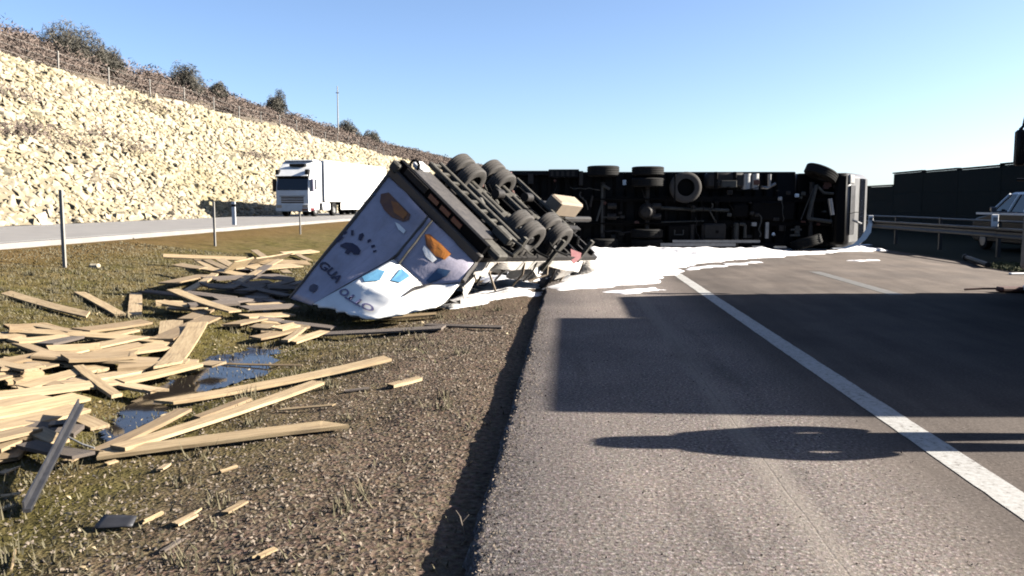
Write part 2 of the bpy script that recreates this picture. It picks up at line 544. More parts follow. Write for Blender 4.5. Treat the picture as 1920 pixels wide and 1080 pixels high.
# ------------------------------------------------------------------ mesh builder
class MB:
    def __init__(self):
        self.v = []
        self.f = []

    def add(self, vs, fs):
        o = len(self.v)
        self.v += [tuple(p) for p in vs]
        self.f += [tuple(i + o for i in f) for f in fs]
        return self

    def box(self, x0, x1, y0, y1, z0, z1, ch=0.0, mtx=None):
        if ch <= 0:
            vs = [Vector((x, y, z)) for z in (z0, z1) for y in (y0, y1) for x in (x0, x1)]
            fs = [(0, 2, 3, 1), (4, 5, 7, 6), (0, 1, 5, 4), (2, 6, 7, 3), (0, 4, 6, 2), (1, 3, 7, 5)]
        else:
            c = (Vector((x0, y0, z0)) + Vector((x1, y1, z1))) / 2
            h = Vector((abs(x1 - x0), abs(y1 - y0), abs(z1 - z0))) / 2
            ch = min(ch, min(h) * 0.6)
            bm = bmesh.new()
            pts = []
            for sx in (-1, 1):
                for sy in (-1, 1):
                    for sz in (-1, 1):
                        pts += [(sx * h.x, sy * (h.y - ch), sz * (h.z - ch)), (sx * (h.x - ch), sy * h.y, sz * (h.z - ch)), (sx * (h.x - ch), sy * (h.y - ch), sz * h.z)]
            for p in pts:
                bm.verts.new(Vector(p) + c)
            bmesh.ops.convex_hull(bm, input=bm.verts)
            bm.verts.index_update()
            vs = [v.co.copy() for v in bm.verts]
            fs = [tuple(v.index for v in f.verts) for f in bm.faces]
            bm.free()
        if mtx:
            vs = [mtx @ p for p in vs]
        return self.add(vs, fs)

    def tube(self, p0, p1, r0, r1=None, seg=10, caps=True):
        p0, p1 = Vector(p0), Vector(p1)
        r1 = r0 if r1 is None else r1
        d = (p1 - p0)
        q = d.to_track_quat('Z', 'Y').to_matrix()
        vs = []
        for p, r in ((p0, r0), (p1, r1)):
            for i in range(seg):
                a = 2 * math.pi * i / seg
                vs.append(p + q @ Vector((r * math.cos(a), r * math.sin(a), 0)))
        fs = [(i, (i + 1) % seg, seg + (i + 1) % seg, seg + i) for i in range(seg)]
        if caps:
            fs += [tuple(range(seg - 1, -1, -1)), tuple(range(seg, 2 * seg))]
        return self.add(vs, fs)

    def path(self, pts, r, seg=8):
        for a, b in zip(pts[:-1], pts[1:]):
            self.tube(a, b, r, seg=seg)
        return self

    def lathe(self, prof, centre, axis, seg=28):
        """prof: list of (radius, offset along axis)"""
        c = Vector(centre)
        q = Vector(axis).to_track_quat('Z', 'Y').to_matrix()
        vs = []
        n = len(prof)
        for r, o in prof:
            for i in range(seg):
                a = 2 * math.pi * i / seg
                vs.append(c + q @ Vector((r * math.cos(a), r * math.sin(a), o)))
        fs = []
        for k in range(n - 1):
            for i in range(seg):
                j = (i + 1) % seg
                fs.append((k * seg + i, k * seg + j, (k + 1) * seg + j, (k + 1) * seg + i))
        return self.add(vs, fs)

    def prism(self, poly, axis, a, b):
        """extrude a 2D polygon (list of (p,q)) along axis 0/1/2 from a to b"""
        def pt(p, q, t):
            if axis == 0:
                return (t, p, q)
            if axis == 1:
                return (p, t, q)
            return (p, q, t)
        n = len(poly)
        vs = [pt(p, q, a) for p, q in poly] + [pt(p, q, b) for p, q in poly]
        fs = [(i, (i + 1) % n, n + (i + 1) % n, n + i) for i in range(n)]
        fs += [tuple(range(n - 1, -1, -1)), tuple(range(n, 2 * n))]
        return self.add(vs, fs)

    def mesh(self, name):
        me = bpy.data.meshes.new(name)
        me.from_pydata([tuple(v) for v in self.v], [], self.f)
        me.update()
        return me

    def build(self, name, m, parent=None, smooth=False, bevel=0.0, fixn=True):
        me = self.mesh(name)
        if fixn:
            bm = bmesh.new()
            bm.from_mesh(me)
            bmesh.ops.recalc_face_normals(bm, faces=bm.faces)
            bm.to_mesh(me)
            bm.free()
        return link(name, me, m, parent, smooth, bevel)


def link(name, me, m, parent=None, smooth=False, bevel=0.0):
    o = bpy.data.objects.new(name, me)
    COL.objects.link(o)
    if m is not None and not me.materials:
        me.materials.append(M[m] if isinstance(m, str) else m)
    if parent is not None:
        o.parent = parent
    if smooth:
        me.polygons.foreach_set('use_smooth', [True] * len(me.polygons))
        try:
            me.set_sharp_from_angle(angle=R(38))
        except Exception:
            pass
    if bevel:
        md = o.modifiers.new('bevel', 'BEVEL')
        md.width = bevel
        md.segments = 2
        md.limit_method = 'ANGLE'
    return o


def empty(name, mtx=None, loc=None):
    o = bpy.data.objects.new(name, None)
    COL.objects.link(o)
    o.empty_display_size = 0.3
    if mtx is not None:
        o.matrix_world = mtx
    if loc is not None:
        o.location = loc
    return o


def tag(o, label=None, cat=None, group=None, kind=None):
    if label:
        o['label'] = label
    if cat:
        o['category'] = cat
    if group:
        o['group'] = group
    if kind:
        o['kind'] = kind
    return o


def np_mesh(name, verts, faces, m, parent=None):
    """verts (n,3), faces (k,3) or (k,4) numpy -> object"""
    me = bpy.data.meshes.new(name)
    verts = np.asarray(verts, np.float32)
    faces = np.asarray(faces, np.int32)
    k, w = faces.shape
    me.vertices.add(len(verts))
    me.vertices.foreach_set('co', verts.ravel())
    me.loops.add(k * w)
    me.loops.foreach_set('vertex_index', faces.ravel())
    me.polygons.add(k)
    me.polygons.foreach_set('loop_start', np.arange(0, k * w, w, dtype=np.int32))
    me.polygons.foreach_set('loop_total', np.full(k, w, np.int32))
    me.update(calc_edges=True)
    me.validate()
    return link(name, me, m, parent)


def frame(origin, xax, yax):
    x = Vector(xax).normalized()
    y = Vector(yax)
    y = (y - x * y.dot(x)).normalized()
    z = x.cross(y)
    mt = Matrix((x, y, z)).transposed().to_4x4()
    mt.translation = Vector(origin)
    return mt


# ================================================================== THE SETTING
PROF = [(-400, 0.5), (-24, 0.5), (-13.6, 0.50), (-13.0, 0.46), (-9.5, 0.10), (-7.0, -0.10), (-5.4, -0.19), (-4.5, -0.31), (-3.9, -0.36), (-3.3, -0.32), (-2.4, -0.23), (-1.2, -0.14), (-0.8, -0.125), (-0.45, -0.13), (0.4, -0.13), (10.4, -0.12), (11.0, -0.03), (12.0, 0.0), (20, 0.05), (3000, 0.05)]
PX = np.array([p[0] for p in PROF])
PZ = np.array([p[1] for p in PROF])


def gz_np(x, y):
    z = np.interp(x, PX, PZ)
    w = np.clip((-0.5 - np.asarray(x)) / 0.8, 0, 1) * np.clip((np.asarray(x) + 13.4) / 1.5, 0, 1)
    return z + w * (0.07 * fbm(x, y, 0.7, 3) + 0.022 * fbm(x, y, 4.1, 2))


def gz(x, y):
    return float(gz_np(np.array([x]), np.array([y]))[0])


def grid_sheet(name, xs, ys, zf, m, parent=None):
    X, Y = np.meshgrid(xs, ys)
    Z = zf(X, Y)
    v = np.stack([X.ravel(), Y.ravel(), Z.ravel()], 1)
    nx, ny = len(xs), len(ys)
    i = np.arange((ny - 1) * (nx - 1))
    r, c = i // (nx - 1), i % (nx - 1)
    a = r * nx + c
    f = np.stack([a, a + 1, a + 1 + nx, a + nx], 1)
    o = np_mesh(name, v, f, m, parent)
    o.data.polygons.foreach_set('use_smooth', [True] * len(o.data.polygons))
    return o


xs = np.concatenate([[-24], np.arange(-22, -13, 2.0), np.arange(-13, -7, 0.4), np.arange(-7, 0.6, 0.07), [0.9, 5, 10.2, 10.5, 10.8, 11.2, 12, 14, 17, 20, 30, 60, 150, 400, 1200, 3000]])
ys = np.concatenate([[-60, -30, -15, -8, -4], np.arange(-2, 20, 0.07), np.arange(20, 40, 0.4), np.arange(40, 120, 4), [140, 180, 260, 400, 700, 1400, 3000, 6000]])
ground = grid_sheet('ground', xs, ys, gz_np, 'ground')
tag(ground, 'brown gravelly verge and olive dry grass beside the carriageway', kind='structure')

# carriageway with a ragged broken left edge standing proud of the verge
EDGE_L = -0.44


def edge_x(y):
    y = np.asarray(y, float)
    return EDGE_L + 0.05 * vnoise(y, y * 0 + 3, 1.3) + 0.02 * vnoise(y, y * 0 + 9, 4.3) + 0.02 * vnoise(y, y * 0 + 5, 17) + 0.02 * vnoise(y, y * 0 + 6, 41)


ey = np.concatenate([np.arange(-30, -3, 0.5), np.arange(-3, 34, 0.035), np.arange(34, 80, 0.6), np.arange(80, 600, 20.0)])
ex = edge_x(ey) + RNG.normal(0, 0.007, len(ey))
n = len(ey)
cols = [(ex - 0.05 - 0.04 * np.abs(vnoise(ey, ey * 0, 5)), np.full(n, -0.17)), (ex - 0.012, np.full(n, -0.05)), (ex, np.full(n, -0.012)), (ex + 0.03, 0.004 * vnoise(ey, ey * 0 + 1, 11)), (np.full(n, 0.3), np.zeros(n)), (np.full(n, 10.7), np.zeros(n)), (np.full(n, 10.72), np.full(n, -0.2))]
v = np.concatenate([np.stack([cx, ey, cz], 1) for cx, cz in cols])
f = []
for k in range(len(cols) - 1):
    a = np.arange(n - 1) + k * n
    f.append(np.stack([a, a + n, a + n + 1, a + 1], 1))
road = np_mesh('carriageway', v, np.concatenate(f), 'asphalt')
tag(road, 'grey brown asphalt carriageway with hard shoulder', kind='structure')


def strip(name, x0, x1, y0, y1, z, m, parent=None, jit=0.006, step=0.12):
    yy = np.arange(y0, y1 + step, step)
    k = len(yy)
    a = x0 + jit * 2 * vnoise(yy, yy * 0 + x0, 9)
    b = x1 + jit * 2 * vnoise(yy, yy * 0 + x1 + 7, 9)
    v = np.concatenate([np.stack([a, yy, np.full(k, z)], 1), np.stack([b, yy, np.full(k, z)], 1)])
    i = np.arange(k - 1)
    return np_mesh(name, v, np.stack([i, i + k, i + k + 1, i + 1], 1), m, parent)


LINE_X = 2.30
el = strip('edge_line', LINE_X, LINE_X + 0.215, -4, 60, 0.004, 'line_paint', road)
for y0 in (3.4, 15.2, 27.2):
    strip('lane_dash', 5.56, 5.82, y0, y0 + 5, 0.004, 'line_worn', road)

# far carriageway on the left
LR0, LR1, LRZ = -13.55, -23.4, 0.62
lroad = MB().box(LR1, LR0, -40, 700, 0.2, LRZ).build('opposite_carriageway', 'asphalt_pale')
tag(lroad, 'pale sunlit opposite carriageway beyond the grass median', kind='structure')
strip('edge_line', LR0 - 0.55, LR0 - 0.30, -10, 300, LRZ + 0.005, 'line_paint', lroad, step=2)
strip('edge_line', LR1 + 1.6, LR1 + 1.85, -10, 300, LRZ + 0.005, 'line_paint', lroad, step=2)

# rock slope and hillside
SL0, SLZ0 = -25.2, 0.50
SL1, SLZ1 = -40.0, 11.7


def hill_z(x, y):
    x = np.asarray(x, float)
    y = np.asarray(y, float)
    fade = np.clip(1.0 + (y - 260) / 1100, 1, 1.7)
    z = np.interp(-x, [0, -SL0, -SL1, 46, 58, 80, 140, 400], [0.5, SLZ0, SLZ1, 13.6, 18.2, 23.0, 31.0, 42.0])
    w = np.clip((-x - 27) / 10, 0, 1)
    return 0.5 + (z - 0.5) * fade + w * 0.9 * fbm(x, y, 0.06, 3)


xs = -np.concatenate([np.arange(23.3, 42, 0.7), np.arange(42, 90, 2.5), [100, 130, 180, 260, 400]])[::-1]
ys = np.concatenate([np.arange(-40, 220, 2.0), np.arange(220, 700, 20), [900, 1200, 1800, 3000]])
hill = grid_sheet('hillside', xs, ys, lambda x, y: hill_z(x, y) - 0.02, 'hill_ground')
tag(hill, 'brown scrubby hillside above the rock slope', kind='structure')
xs = -np.arange(24.6, 40.6, 0.5)[::-1]
ys = np.arange(10, 260, 0.8)
slope = grid_sheet('rock_slope', xs, ys, lambda x, y: hill_z(x, y) + 0.06 + 0.10 * fbm(x, y, 1.1, 2), 'slope_earth')
tag(slope, 'steep cutting faced with pale cream limestone boulders', kind='structure')

# boulders: angular hulls, nearest 300 in view as pieces, the rest one mass
ROCKS = []
for k in range(10):
    bm = bmesh.new()
    for i in range(13):
        d = Vector((random.gauss(0, 1), random.gauss(0, 1), random.gauss(0, 1))).normalized()
        bm.verts.new(Vector((d.x * 1.0, d.y * random.uniform(0.75, 1.0), d.z * 0.72)) * random.uniform(0.8, 1.1))
    r_ = bmesh.ops.convex_hull(bm, input=bm.verts)
    junk = [g for g in r_['geom_interior'] if isinstance(g, bmesh.types.BMVert)]
    if junk:
        bmesh.ops.delete(bm, geom=list(set(junk)), context='VERTS')
    bmesh.ops.triangulate(bm, faces=bm.faces)
    bm.verts.index_update()
    me = bpy.data.meshes.new('rock')
    bm.to_mesh(me)
    me.materials.append(M['limestone'])
    ROCKS.append((me, np.array([v.co[:] for v in bm.verts]), np.array([[v.index for v in f.verts] for f in bm.faces])))
    bm.free()

pts = []
SLEN = math.hypot(SL1 - SL0, SLZ1 - SLZ0)
y = 22.0
while y < 250:
    st = 0.37 if y < 75 else (0.48 if y < 120 else 0.72)
    u = 0.0
    while u < SLEN + 0.6:
        t = (u + random.uniform(-0.3, 0.3)) / SLEN
        x = SL0 + (SL1 - SL0) * t
        yy = y + random.uniform(-0.35, 0.35)
        r = st * random.choice((0.34, 0.45, 0.52, 0.6, 0.68, 0.85, 1.25)) * random.uniform(0.85, 1.15)
        # thin patches where brush shows between the stones
        if vnoise(x * 1.0, yy * 0.35, 0.22) + 0.5 * vnoise(x, yy, 0.55) < -0.44:
            r *= 0.45
        pts.append((x, yy, r))
        u += st * 0.86
    y += st * 0.9
pts = np.array(pts)
pz = hill_z(pts[:, 0], pts[:, 1]) + 0.03 + 0.10 * RNG.random(len(pts))
Rinv = np.array(CAM_R.transposed())
cc = (np.stack([pts[:, 0], pts[:, 1], pz - CAM_H], 1)) @ Rinv.T
sxp = 960 + FOC * cc[:, 0] / -cc[:, 2]
app = pts[:, 2] / -cc[:, 2]
inview = (cc[:, 2] < 0) & (sxp > 3) & (sxp < 520)
score = np.where(inview, app, 0)
top = set(np.argsort(-score)[:298].tolist())
VV, FF, off = [], [], 0
for i, (x, y, r) in enumerate(pts):
    k = random.randrange(10)
    e = Euler((random.uniform(-0.6, 0.6), random.uniform(-0.2, 0.9), random.uniform(0, 6.28)))
    s = Vector((r * random.uniform(0.85, 1.2), r * random.uniform(0.75, 1.1), r * random.uniform(0.6, 0.9)))
    if i in top:
        o = bpy.data.objects.new('rock', ROCKS[k][0])
        COL.objects.link(o)
        o.location = (x, y, pz[i])
        o.rotation_euler = e
        o.scale = s
        o.parent = slope
    else:
        mtx = np.array(e.to_matrix())
        w = (ROCKS[k][1] * np.array(s)) @ mtx.T + np.array([x, y, pz[i]])
        VV.append(w)
        FF.append(ROCKS[k][2] + off)
        off += len(w)
o = np_mesh('boulders', np.concatenate(VV), np.concatenate(FF), 'limestone', slope)
tag(o, kind='stuff')


# twiggy scrub: thin triangles in clumps
def twig_clump(cx, cy, cz, rx, ry, h, n, V, F, w=0.05, up=0.7):
    o = sum(len(a) for a in V)
    a = RNG.uniform(0, 2 * np.pi, n)
    rr = np.sqrt(RNG.random(n))
    px = cx + rx * rr * np.cos(a)
    py = cy + ry * rr * np.sin(a)
    hh = h * (1 - 0.65 * rr ** 2) * RNG.uniform(0.15, 1.05, n)
    pz_ = cz + hh
    L = RNG.uniform(0.25, 0.7, n) * max(0.5, h * 0.32)
    d = RNG.normal(0, 1, (n, 3))
    d[:, 2] = np.abs(d[:, 2]) * up + 0.25
    d /= np.linalg.norm(d, axis=1)[:, None]
    sd_ = RNG.normal(0, 1, (n, 3))
    sd_ = np.cross(d, sd_)
    sd_ /= np.linalg.norm(sd_, axis=1)[:, None] + 1e-6
    p = np.stack([px, py, pz_], 1)
    ww = (w * RNG.uniform(0.6, 1.6, n))[:, None]
    v = np.stack([p - d * L[:, None] * 0.5 - sd_ * ww, p - d * L[:, None] * 0.5 + sd_ * ww, p + d * L[:, None] * 0.5], 1).reshape(-1, 3)
    V.append(v)
    F.append(np.arange(n * 3).reshape(-1, 3) + o)


V, F = [], []
for i in range(2700):
    y = 40 + 800 * random.random() ** 1.9
    x = -random.uniform(41.5, 75) if random.random() < 0.8 else -random.uniform(75, 120)
    z = float(hill_z(x, y))
    big = random.random()
    h = random.uniform(1.2, 2.3) + (1.0 if big > 0.93 else 0)
    r = random.uniform(0.9, 2.2) * (1 + y / 300)
    twig_clump(x, y, z, r, r, h, 210, V, F, 0.017 + y * 0.0004)
o = np_mesh('hillside_scrub', np.concatenate(V), np.concatenate(F), 'scrub')
tag(o, 'purplish brown leafless scrub covering the hillside skyline', 'scrub', kind='stuff')
V, F = [], []
for i in range(90):
    y = random.uniform(34, 150)
    t = random.random()
    x = SL0 + (SL1 - SL0) * t
    if vnoise(x * 1.0, y * 0.35, 0.22) + 0.5 * vnoise(x, y, 0.55) > -0.28:
        continue
    twig_clump(x, y, float(hill_z(x, y)) + 0.2, 0.9, 1.6, 0.9, 120, V, F, 0.035, 0.4)
for (px_, py_) in ((20, 265), (45, 262), (70, 258), (290, 215), (260, 205), (130, 285), (250, 292), (500, 305), (470, 300), (25, 190), (190, 268)):
    for t in np.linspace(0, 1, 60):
        x = SL0 + (SL1 - SL0) * t
        rr_ = ray(px_, py_)
        s_ = x / rr_.x
        if s_ > 0 and CAM_H + rr_.z * s_ <= float(hill_z(x, rr_.y * s_)) + 0.1:
            twig_clump(x, rr_.y * s_, float(hill_z(x, rr_.y * s_)) + 0.25, 1.1, 2.2, 0.9, 260, V, F, 0.035, 0.4)
            break
o = np_mesh('slope_brush', np.concatenate(V), np.concatenate(F), 'scrub')
tag(o, 'patches of dry brush growing between the boulders', 'brush', kind='stuff')


def skyline(px_, py_, L):
    """point on the hill at lateral distance L under photo column px_"""
    r = ray(px_, py_)
    s = -L / r.x
    return Vector((-L, r.y * s, float(hill_z(-L, r.y * s)))), s


BUSH = [(120, 60, 50, 3.6, 3.4, 'large dark leafless bush standing highest on the hill at far left'),
        (205, 105, 48, 2.2, 3.0, 'low spreading bush on the skyline right of the largest dark bush'),
        (345, 150, 50, 2.6, 3.8, 'round dark bush on the hill crest above the middle of the rock slope'),
        (412, 180, 50, 1.8, 3.0, 'small bush just right of the round dark bush on the crest'),
        (515, 190, 54, 2.0, 4.6, 'upright lone bush on the skyline above the white lorry'),
        (650, 245, 52, 3.4, 3.6, 'bushy dark shrub at the foot of the thin mast'),
        (700, 262, 56, 3.0, 3.4, 'broad shrub on the skyline right of the thin mast')]
for (bx, by, L, rad, hgt, lab) in BUSH:
    p, s = skyline(bx, by, L)
    hgt += 1.3
    root = tag(empty('leafless_bush', loc=p), lab, 'bush', 'bushes on the hill crest')
    mb = MB()
    for k in range(9):
        a = random.uniform(0, 6.28)
        q = Vector((math.cos(a) * rad * 0.5, math.sin(a) * rad * 0.5, hgt * random.uniform(0.5, 0.85)))
        mid = q * 0.5 + Vector((random.uniform(-.2, .2), random.uniform(-.2, .2), 0.1))
        mb.tube((0, 0, -0.3), mid, 0.07, 0.045, 5).tube(mid, q, 0.045, 0.015, 5)
    mb.build('stem', 'stem', root)
    V, F = [], []
    for k in range(9):
        a = random.uniform(0, 6.28)
        rr = random.uniform(0, 0.6) * rad
        twig_clump(math.cos(a) * rr, math.sin(a) * rr, random.uniform(0, 0.25) * hgt, rad * 0.55, rad * 0.55, hgt * random.uniform(0.5, 0.8), 800, V, F, 0.018 * (1 + s / 120))
    np_mesh('crown', np.concatenate(V), np.concatenate(F), 'scrub_dark', root)

# wire fence along the head of the rock slope
FX = -40.9
fence = empty('wire_fence', loc=(FX, 0, 0))
tag(fence, 'wire fence with pale posts along the head of the rock slope', 'fence')
fy = [52.0]
while fy[-1] < 190:
    fy.append(fy[-1] + 7.5)
pm = MB().box(-0.06, 0.06, -0.06, 0.06, -0.4, 1.75, 0.02).mesh('post')
pm.materials.append(M['post_grey'])
prev = None
wires = MB()
for y in fy:
    z = float(hill_z(FX, y))
    o = bpy.data.objects.new('post', pm)
    COL.objects.link(o)
    o.parent = fence
    o.location = (0, y, z)
    o.rotation_euler = (random.uniform(-.03, .03), random.uniform(-.03, .03), 0)
    if prev:
        for hh in (0.5, 1.0, 1.6):
            wires.tube((0, prev[0], prev[1] + hh), (0, y, z + hh), 0.008, seg=3, caps=False)
    prev = (y, z)
wires.build('wire', 'post_grey', fence)

p, s = skyline(634, 240, 47)
mast = empty('thin_mast', loc=p)
tag(mast, 'tall thin mast standing alone on the hill crest', 'mast')
MB().tube((0, 0, -0.5), (0, 0, 11.0), 0.16, 0.09, 6).build('pole', 'post_grey', mast)
MB().box(-0.35, 0.35, -0.06, 0.06, 9.6, 9.75).build('crossarm', 'post_grey', mast)


# puddle in the ditch
def poly_dist(px_, py_, poly):
    """signed distance (inside positive) of points to polygon"""
    d = np.full(px_.shape, 1e9)
    inside = np.zeros(px_.shape, bool)
    n_ = len(poly)
    for i in range(n_):
        x0, y0 = poly[i]
        x1, y1 = poly[(i + 1) % n_]
        ex_, ey_ = x1 - x0, y1 - y0
        t = np.clip(((px_ - x0) * ex_ + (py_ - y0) * ey_) / (ex_ * ex_ + ey_ * ey_ + 1e-12), 0, 1)
        d = np.minimum(d, np.hypot(px_ - x0 - t * ex_, py_ - y0 - t * ey_))
        c = ((y0 > py_) != (y1 > py_)) & (px_ < (x1 - x0) * (py_ - y0) / (y1 - y0 + 1e-12) + x0)
        inside ^= c
    return np.where(inside, d, -d)


def blanket(name, poly, cell, hf, m, edge_noise=0.2, ns=1.6, lip=0.0):
    xs_ = np.arange(min(p[0] for p in poly) - 0.3, max(p[0] for p in poly) + 0.3, cell)
    ys_ = np.arange(min(p[1] for p in poly) - 0.3, max(p[1] for p in poly) + 0.3, cell)
    X, Y = np.meshgrid(xs_, ys_)
    D = poly_dist(X, Y, poly) + edge_noise * fbm(X, Y, ns, 4)
    Z = hf(X, Y, D)
    keep = D > -lip
    q = keep[:-1, :-1] & keep[1:, :-1] & keep[:-1, 1:] & keep[1:, 1:]
    nx = len(xs_)
    r_, c_ = np.nonzero(q)
    a = r_ * nx + c_
    f = np.stack([a, a + 1, a + 1 + nx, a + nx], 1)
    used = np.unique(f)
    remap = np.full(X.size, -1)
    remap[used] = np.arange(len(used))
    v = np.stack([X.ravel(), Y.ravel(), Z.ravel()], 1)[used]
    o = np_mesh(name, v, remap[f], m)
    o.data.polygons.foreach_set('use_smooth', [True] * len(o.data.polygons))
    return o


pud = [G(x, y, gz)[:2] for x, y in ((195, 818), (255, 755), (330, 705), (400, 672), (470, 648), (545, 650), (520, 672), (500, 700), (430, 728), (330, 760), (268, 800), (215, 835))]
WZ = max(gz(a, b) for a, b in pud) - 0.0
o = blanket('puddle', pud, 0.05, lambda X, Y, D: gz_np(X, Y) * 0 + np.maximum(-0.33, np.minimum(gz_np(X, Y) + 0.006, -0.20)), 'water', 0.22, 2.2)
tag(o, 'shallow muddy puddle reflecting blue sky in the ditch', kind='structure')

# foam: on the road and, a step lower, on the verge
road_foam = [(-0.22, G(1030, 546).y), *[tuple(G(x, y)[:2]) for x, y in ((1130, 536), (1215, 529), (1262, 518), (1285, 500), (1380, 488), (1500, 479), (1570, 473), (1650, 470), (1625, 462), (1560, 457))], (11.6, 33.5), (-0.22, 33.0)]
o = blanket('road_foam', road_foam, 0.09, lambda X, Y, D: 0.004 + 0.35 * np.minimum(D, 0) + 0.085 * (1 - np.exp(-np.maximum(D, 0) / 0.35)) + 0.09 * np.clip(fbm(X, Y, 2.3, 4), -0.6, 1) * np.clip(D, 0, 1) + 0.13 * np.exp(-((Y - 26.4) / 0.9) ** 2) * np.clip(D, 0, 1), 'foam', 0.5, 1.3, 0.2)
tag(o, 'thick white foam spread over the road in front of the overturned lorry', 'foam', kind='stuff')
verge_foam = [tuple(G(x, y, gz)[:2]) for x, y in ((838, 584), (880, 574), (930, 563), (985, 553), (1015, 547))] + [(-0.72, G(1020, 546).y), (-0.70, 30.5), (-2.2, 30), (-2.2, 22), (-1.9, 18), (-2.4, 15.5)]
o = blanket('verge_foam', verge_foam, 0.07, lambda X, Y, D: gz_np(X, Y) + 0.004 + 0.4 * np.minimum(D, 0) + 0.09 * (1 - np.exp(-np.maximum(D, 0) / 0.3)) + 0.09 * fbm(X, Y, 1.6, 4) * np.clip(D * 2, 0, 1), 'foam', 0.24, 1.8, 0.2)
tag(o, 'lumpy white foam on the verge beside the tipped trailer', 'foam', kind='stuff')


# thin foam flecks blown off the main spill
for (poly, lab) in ((((1285, 503), (1350, 496), (1430, 490), (1420, 493), (1340, 501), (1290, 507)), 'thin streak of foam on the lane in front of the spill'), (((1600, 489), (1630, 487), (1640, 488), (1612, 490)), 'small pale foam patch ahead of the torn bumper panel'), (((1150, 548), (1220, 541), (1235, 545), (1165, 552)), 'thin foam film at the front edge of the road spill')):
    o = blanket('foam_patch', [tuple(G(x, y)[:2]) for x, y in poly], 0.04, lambda X, Y, D: 0.003 + 0.3 * np.minimum(D, 0) + 0.02 * (1 - np.exp(-np.maximum(D, 0) / 0.1)), 'foam', 0.35, 3.0, 0.15)
    tag(o, lab, 'foam', kind='stuff')


# verge litter
def scatter_tris(name, n_, region, size, m, flat=0.5, dens=None, zoff=0.0, lab=None, cat=None, aspect=0.5):
    x0, x1, y0, y1 = region
    x = RNG.uniform(x0, x1, n_)
    y = y0 + (y1 - y0) * RNG.random(n_) ** 1.5
    if dens is not None:
        k = dens(x, y) > RNG.random(n_)
        x, y = x[k], y[k]
    n_ = len(x)
    z = gz_np(x, y) + zoff
    s = size * RNG.uniform(0.4, 1.5, n_)
    d1 = RNG.normal(0, 1, (n_, 3))
    d1[:, 2] *= flat
    d1 /= np.linalg.norm(d1, axis=1)[:, None]
    d2 = np.cross(d1, RNG.normal(0, 1, (n_, 3)))
    d2 /= np.linalg.norm(d2, axis=1)[:, None]
    d3 = np.cross(d1, d2)
    p = np.stack([x, y, z], 1)
    S = s[:, None]
    v = np.stack([p + d1 * S, p - d1 * S * 0.7 + d2 * S * aspect, p - d1 * S * 0.7 - d2 * S * aspect, p + d3 * S * aspect + np.array([0, 0, 0.3]) * S], 1).reshape(-1, 3)
    b_ = (np.arange(n_) * 4)[:, None]
    f_ = np.concatenate([b_ + np.array([[0, 1, 2]]), b_ + np.array([[0, 1, 3]]), b_ + np.array([[1, 2, 3]]), b_ + np.array([[2, 0, 3]])])
    o = np_mesh(name, v, f_, m)
    if lab:
        tag(o, lab, cat, kind='stuff')
    return o


scatter_tris('verge_gravel', 26000, (-4.5, -0.72, 1.6, 13), 0.013, 'gravel', 0.7, lambda x, y: np.clip(1.2 + (x + 0.5) * 0.26, 0.12, 1), 0.004, 'loose brown gravel and grit on the verge', 'gravel')
scatter_tris('wood_chips', 1500, (-9, -0.6, 1.8, 16), 0.026, 'wood_chip', 0.3, lambda x, y: np.clip(0.12 + 0.9 * np.exp(-((x + 4.6) / 1.9) ** 2), 0, 1), 0.01, 'pale wood chips strewn over the verge', 'wood chips', aspect=0.3)


n0 = 5200
gx = np.concatenate([edge_x(np.zeros(1))[0] + np.abs(RNG.normal(0, 0.10, 3600)), RNG.uniform(-0.3, 2.2, 1600)])
gy = 1.7 + 11 * RNG.random(n0) ** 1.6
gx = gx - edge_x(np.zeros(1))[0] + edge_x(gy)
gs = 0.0055 * RNG.uniform(0.5, 1.7, n0)
dd = RNG.normal(0, 1, (n0, 4, 3))
dd /= np.linalg.norm(dd, axis=2)[:, :, None]
gv = (np.stack([gx, gy, gs * 0.5 + 0.002], 1)[:, None, :] + dd * gs[:, None, None]).reshape(-1, 3)
gb = (np.arange(n0) * 4)[:, None]
o = np_mesh('pavement_grit', gv, np.concatenate([gb + np.array([q]) for q in ((0, 1, 2), (0, 1, 3), (1, 2, 3), (2, 0, 3))]), 'gravel')
tag(o, 'loose grit along the broken pavement edge', 'grit', kind='stuff')


def grass_blades(name, n_, region, h, m, dens, lab):
    x0, x1, y0, y1 = region
    x = RNG.uniform(x0, x1, n_)
    y = y0 + (y1 - y0) * RNG.random(n_) ** 1.4
    k = dens(x, y) > RNG.random(n_)
    x, y = x[k], y[k]
    n_ = len(x)
    z = gz_np(x, y) - 0.005
    H = h * RNG.uniform(0.35, 1.3, n_)
    a = RNG.uniform(0, 6.28, n_)
    lean = RNG.uniform(0.2, 1.3, n_)
    p = np.stack([x, y, z], 1)
    w = 0.006 + y * 0.0004
    sidev = np.stack([np.cos(a + 1.57) * w, np.sin(a + 1.57) * w, 0 * a], 1)
    tip = p + np.stack([np.cos(a) * H * lean, np.sin(a) * H * lean, H], 1)
    v = np.stack([p - sidev, p + sidev, tip], 1).reshape(-1, 3)
    o = np_mesh(name, v, np.arange(n_ * 3).reshape(-1, 3), m)
    return tag(o, lab, 'grass', kind='stuff')


gd = lambda x, y: np.clip((-1.6 - x) / 2.2 + 1.3 * fbm(x, y, 0.8, 3), 0.04, 1)
grass_blades('dry_grass', 70000, (-13, -0.5, 1.6, 24), 0.045, 'dry_grass', gd, 'short dry yellowish grass covering the median')
grass_blades('green_grass', 30000, (-12, -0.8, 1.6, 20), 0.04, 'green_grass', lambda x, y: np.clip(-0.1 + 2.2 * fbm(x + 40, y, 0.45, 3), 0, 1) * np.clip((-1.4 - x) / 2, 0, 1), 'patchy green grass between the dry blades')

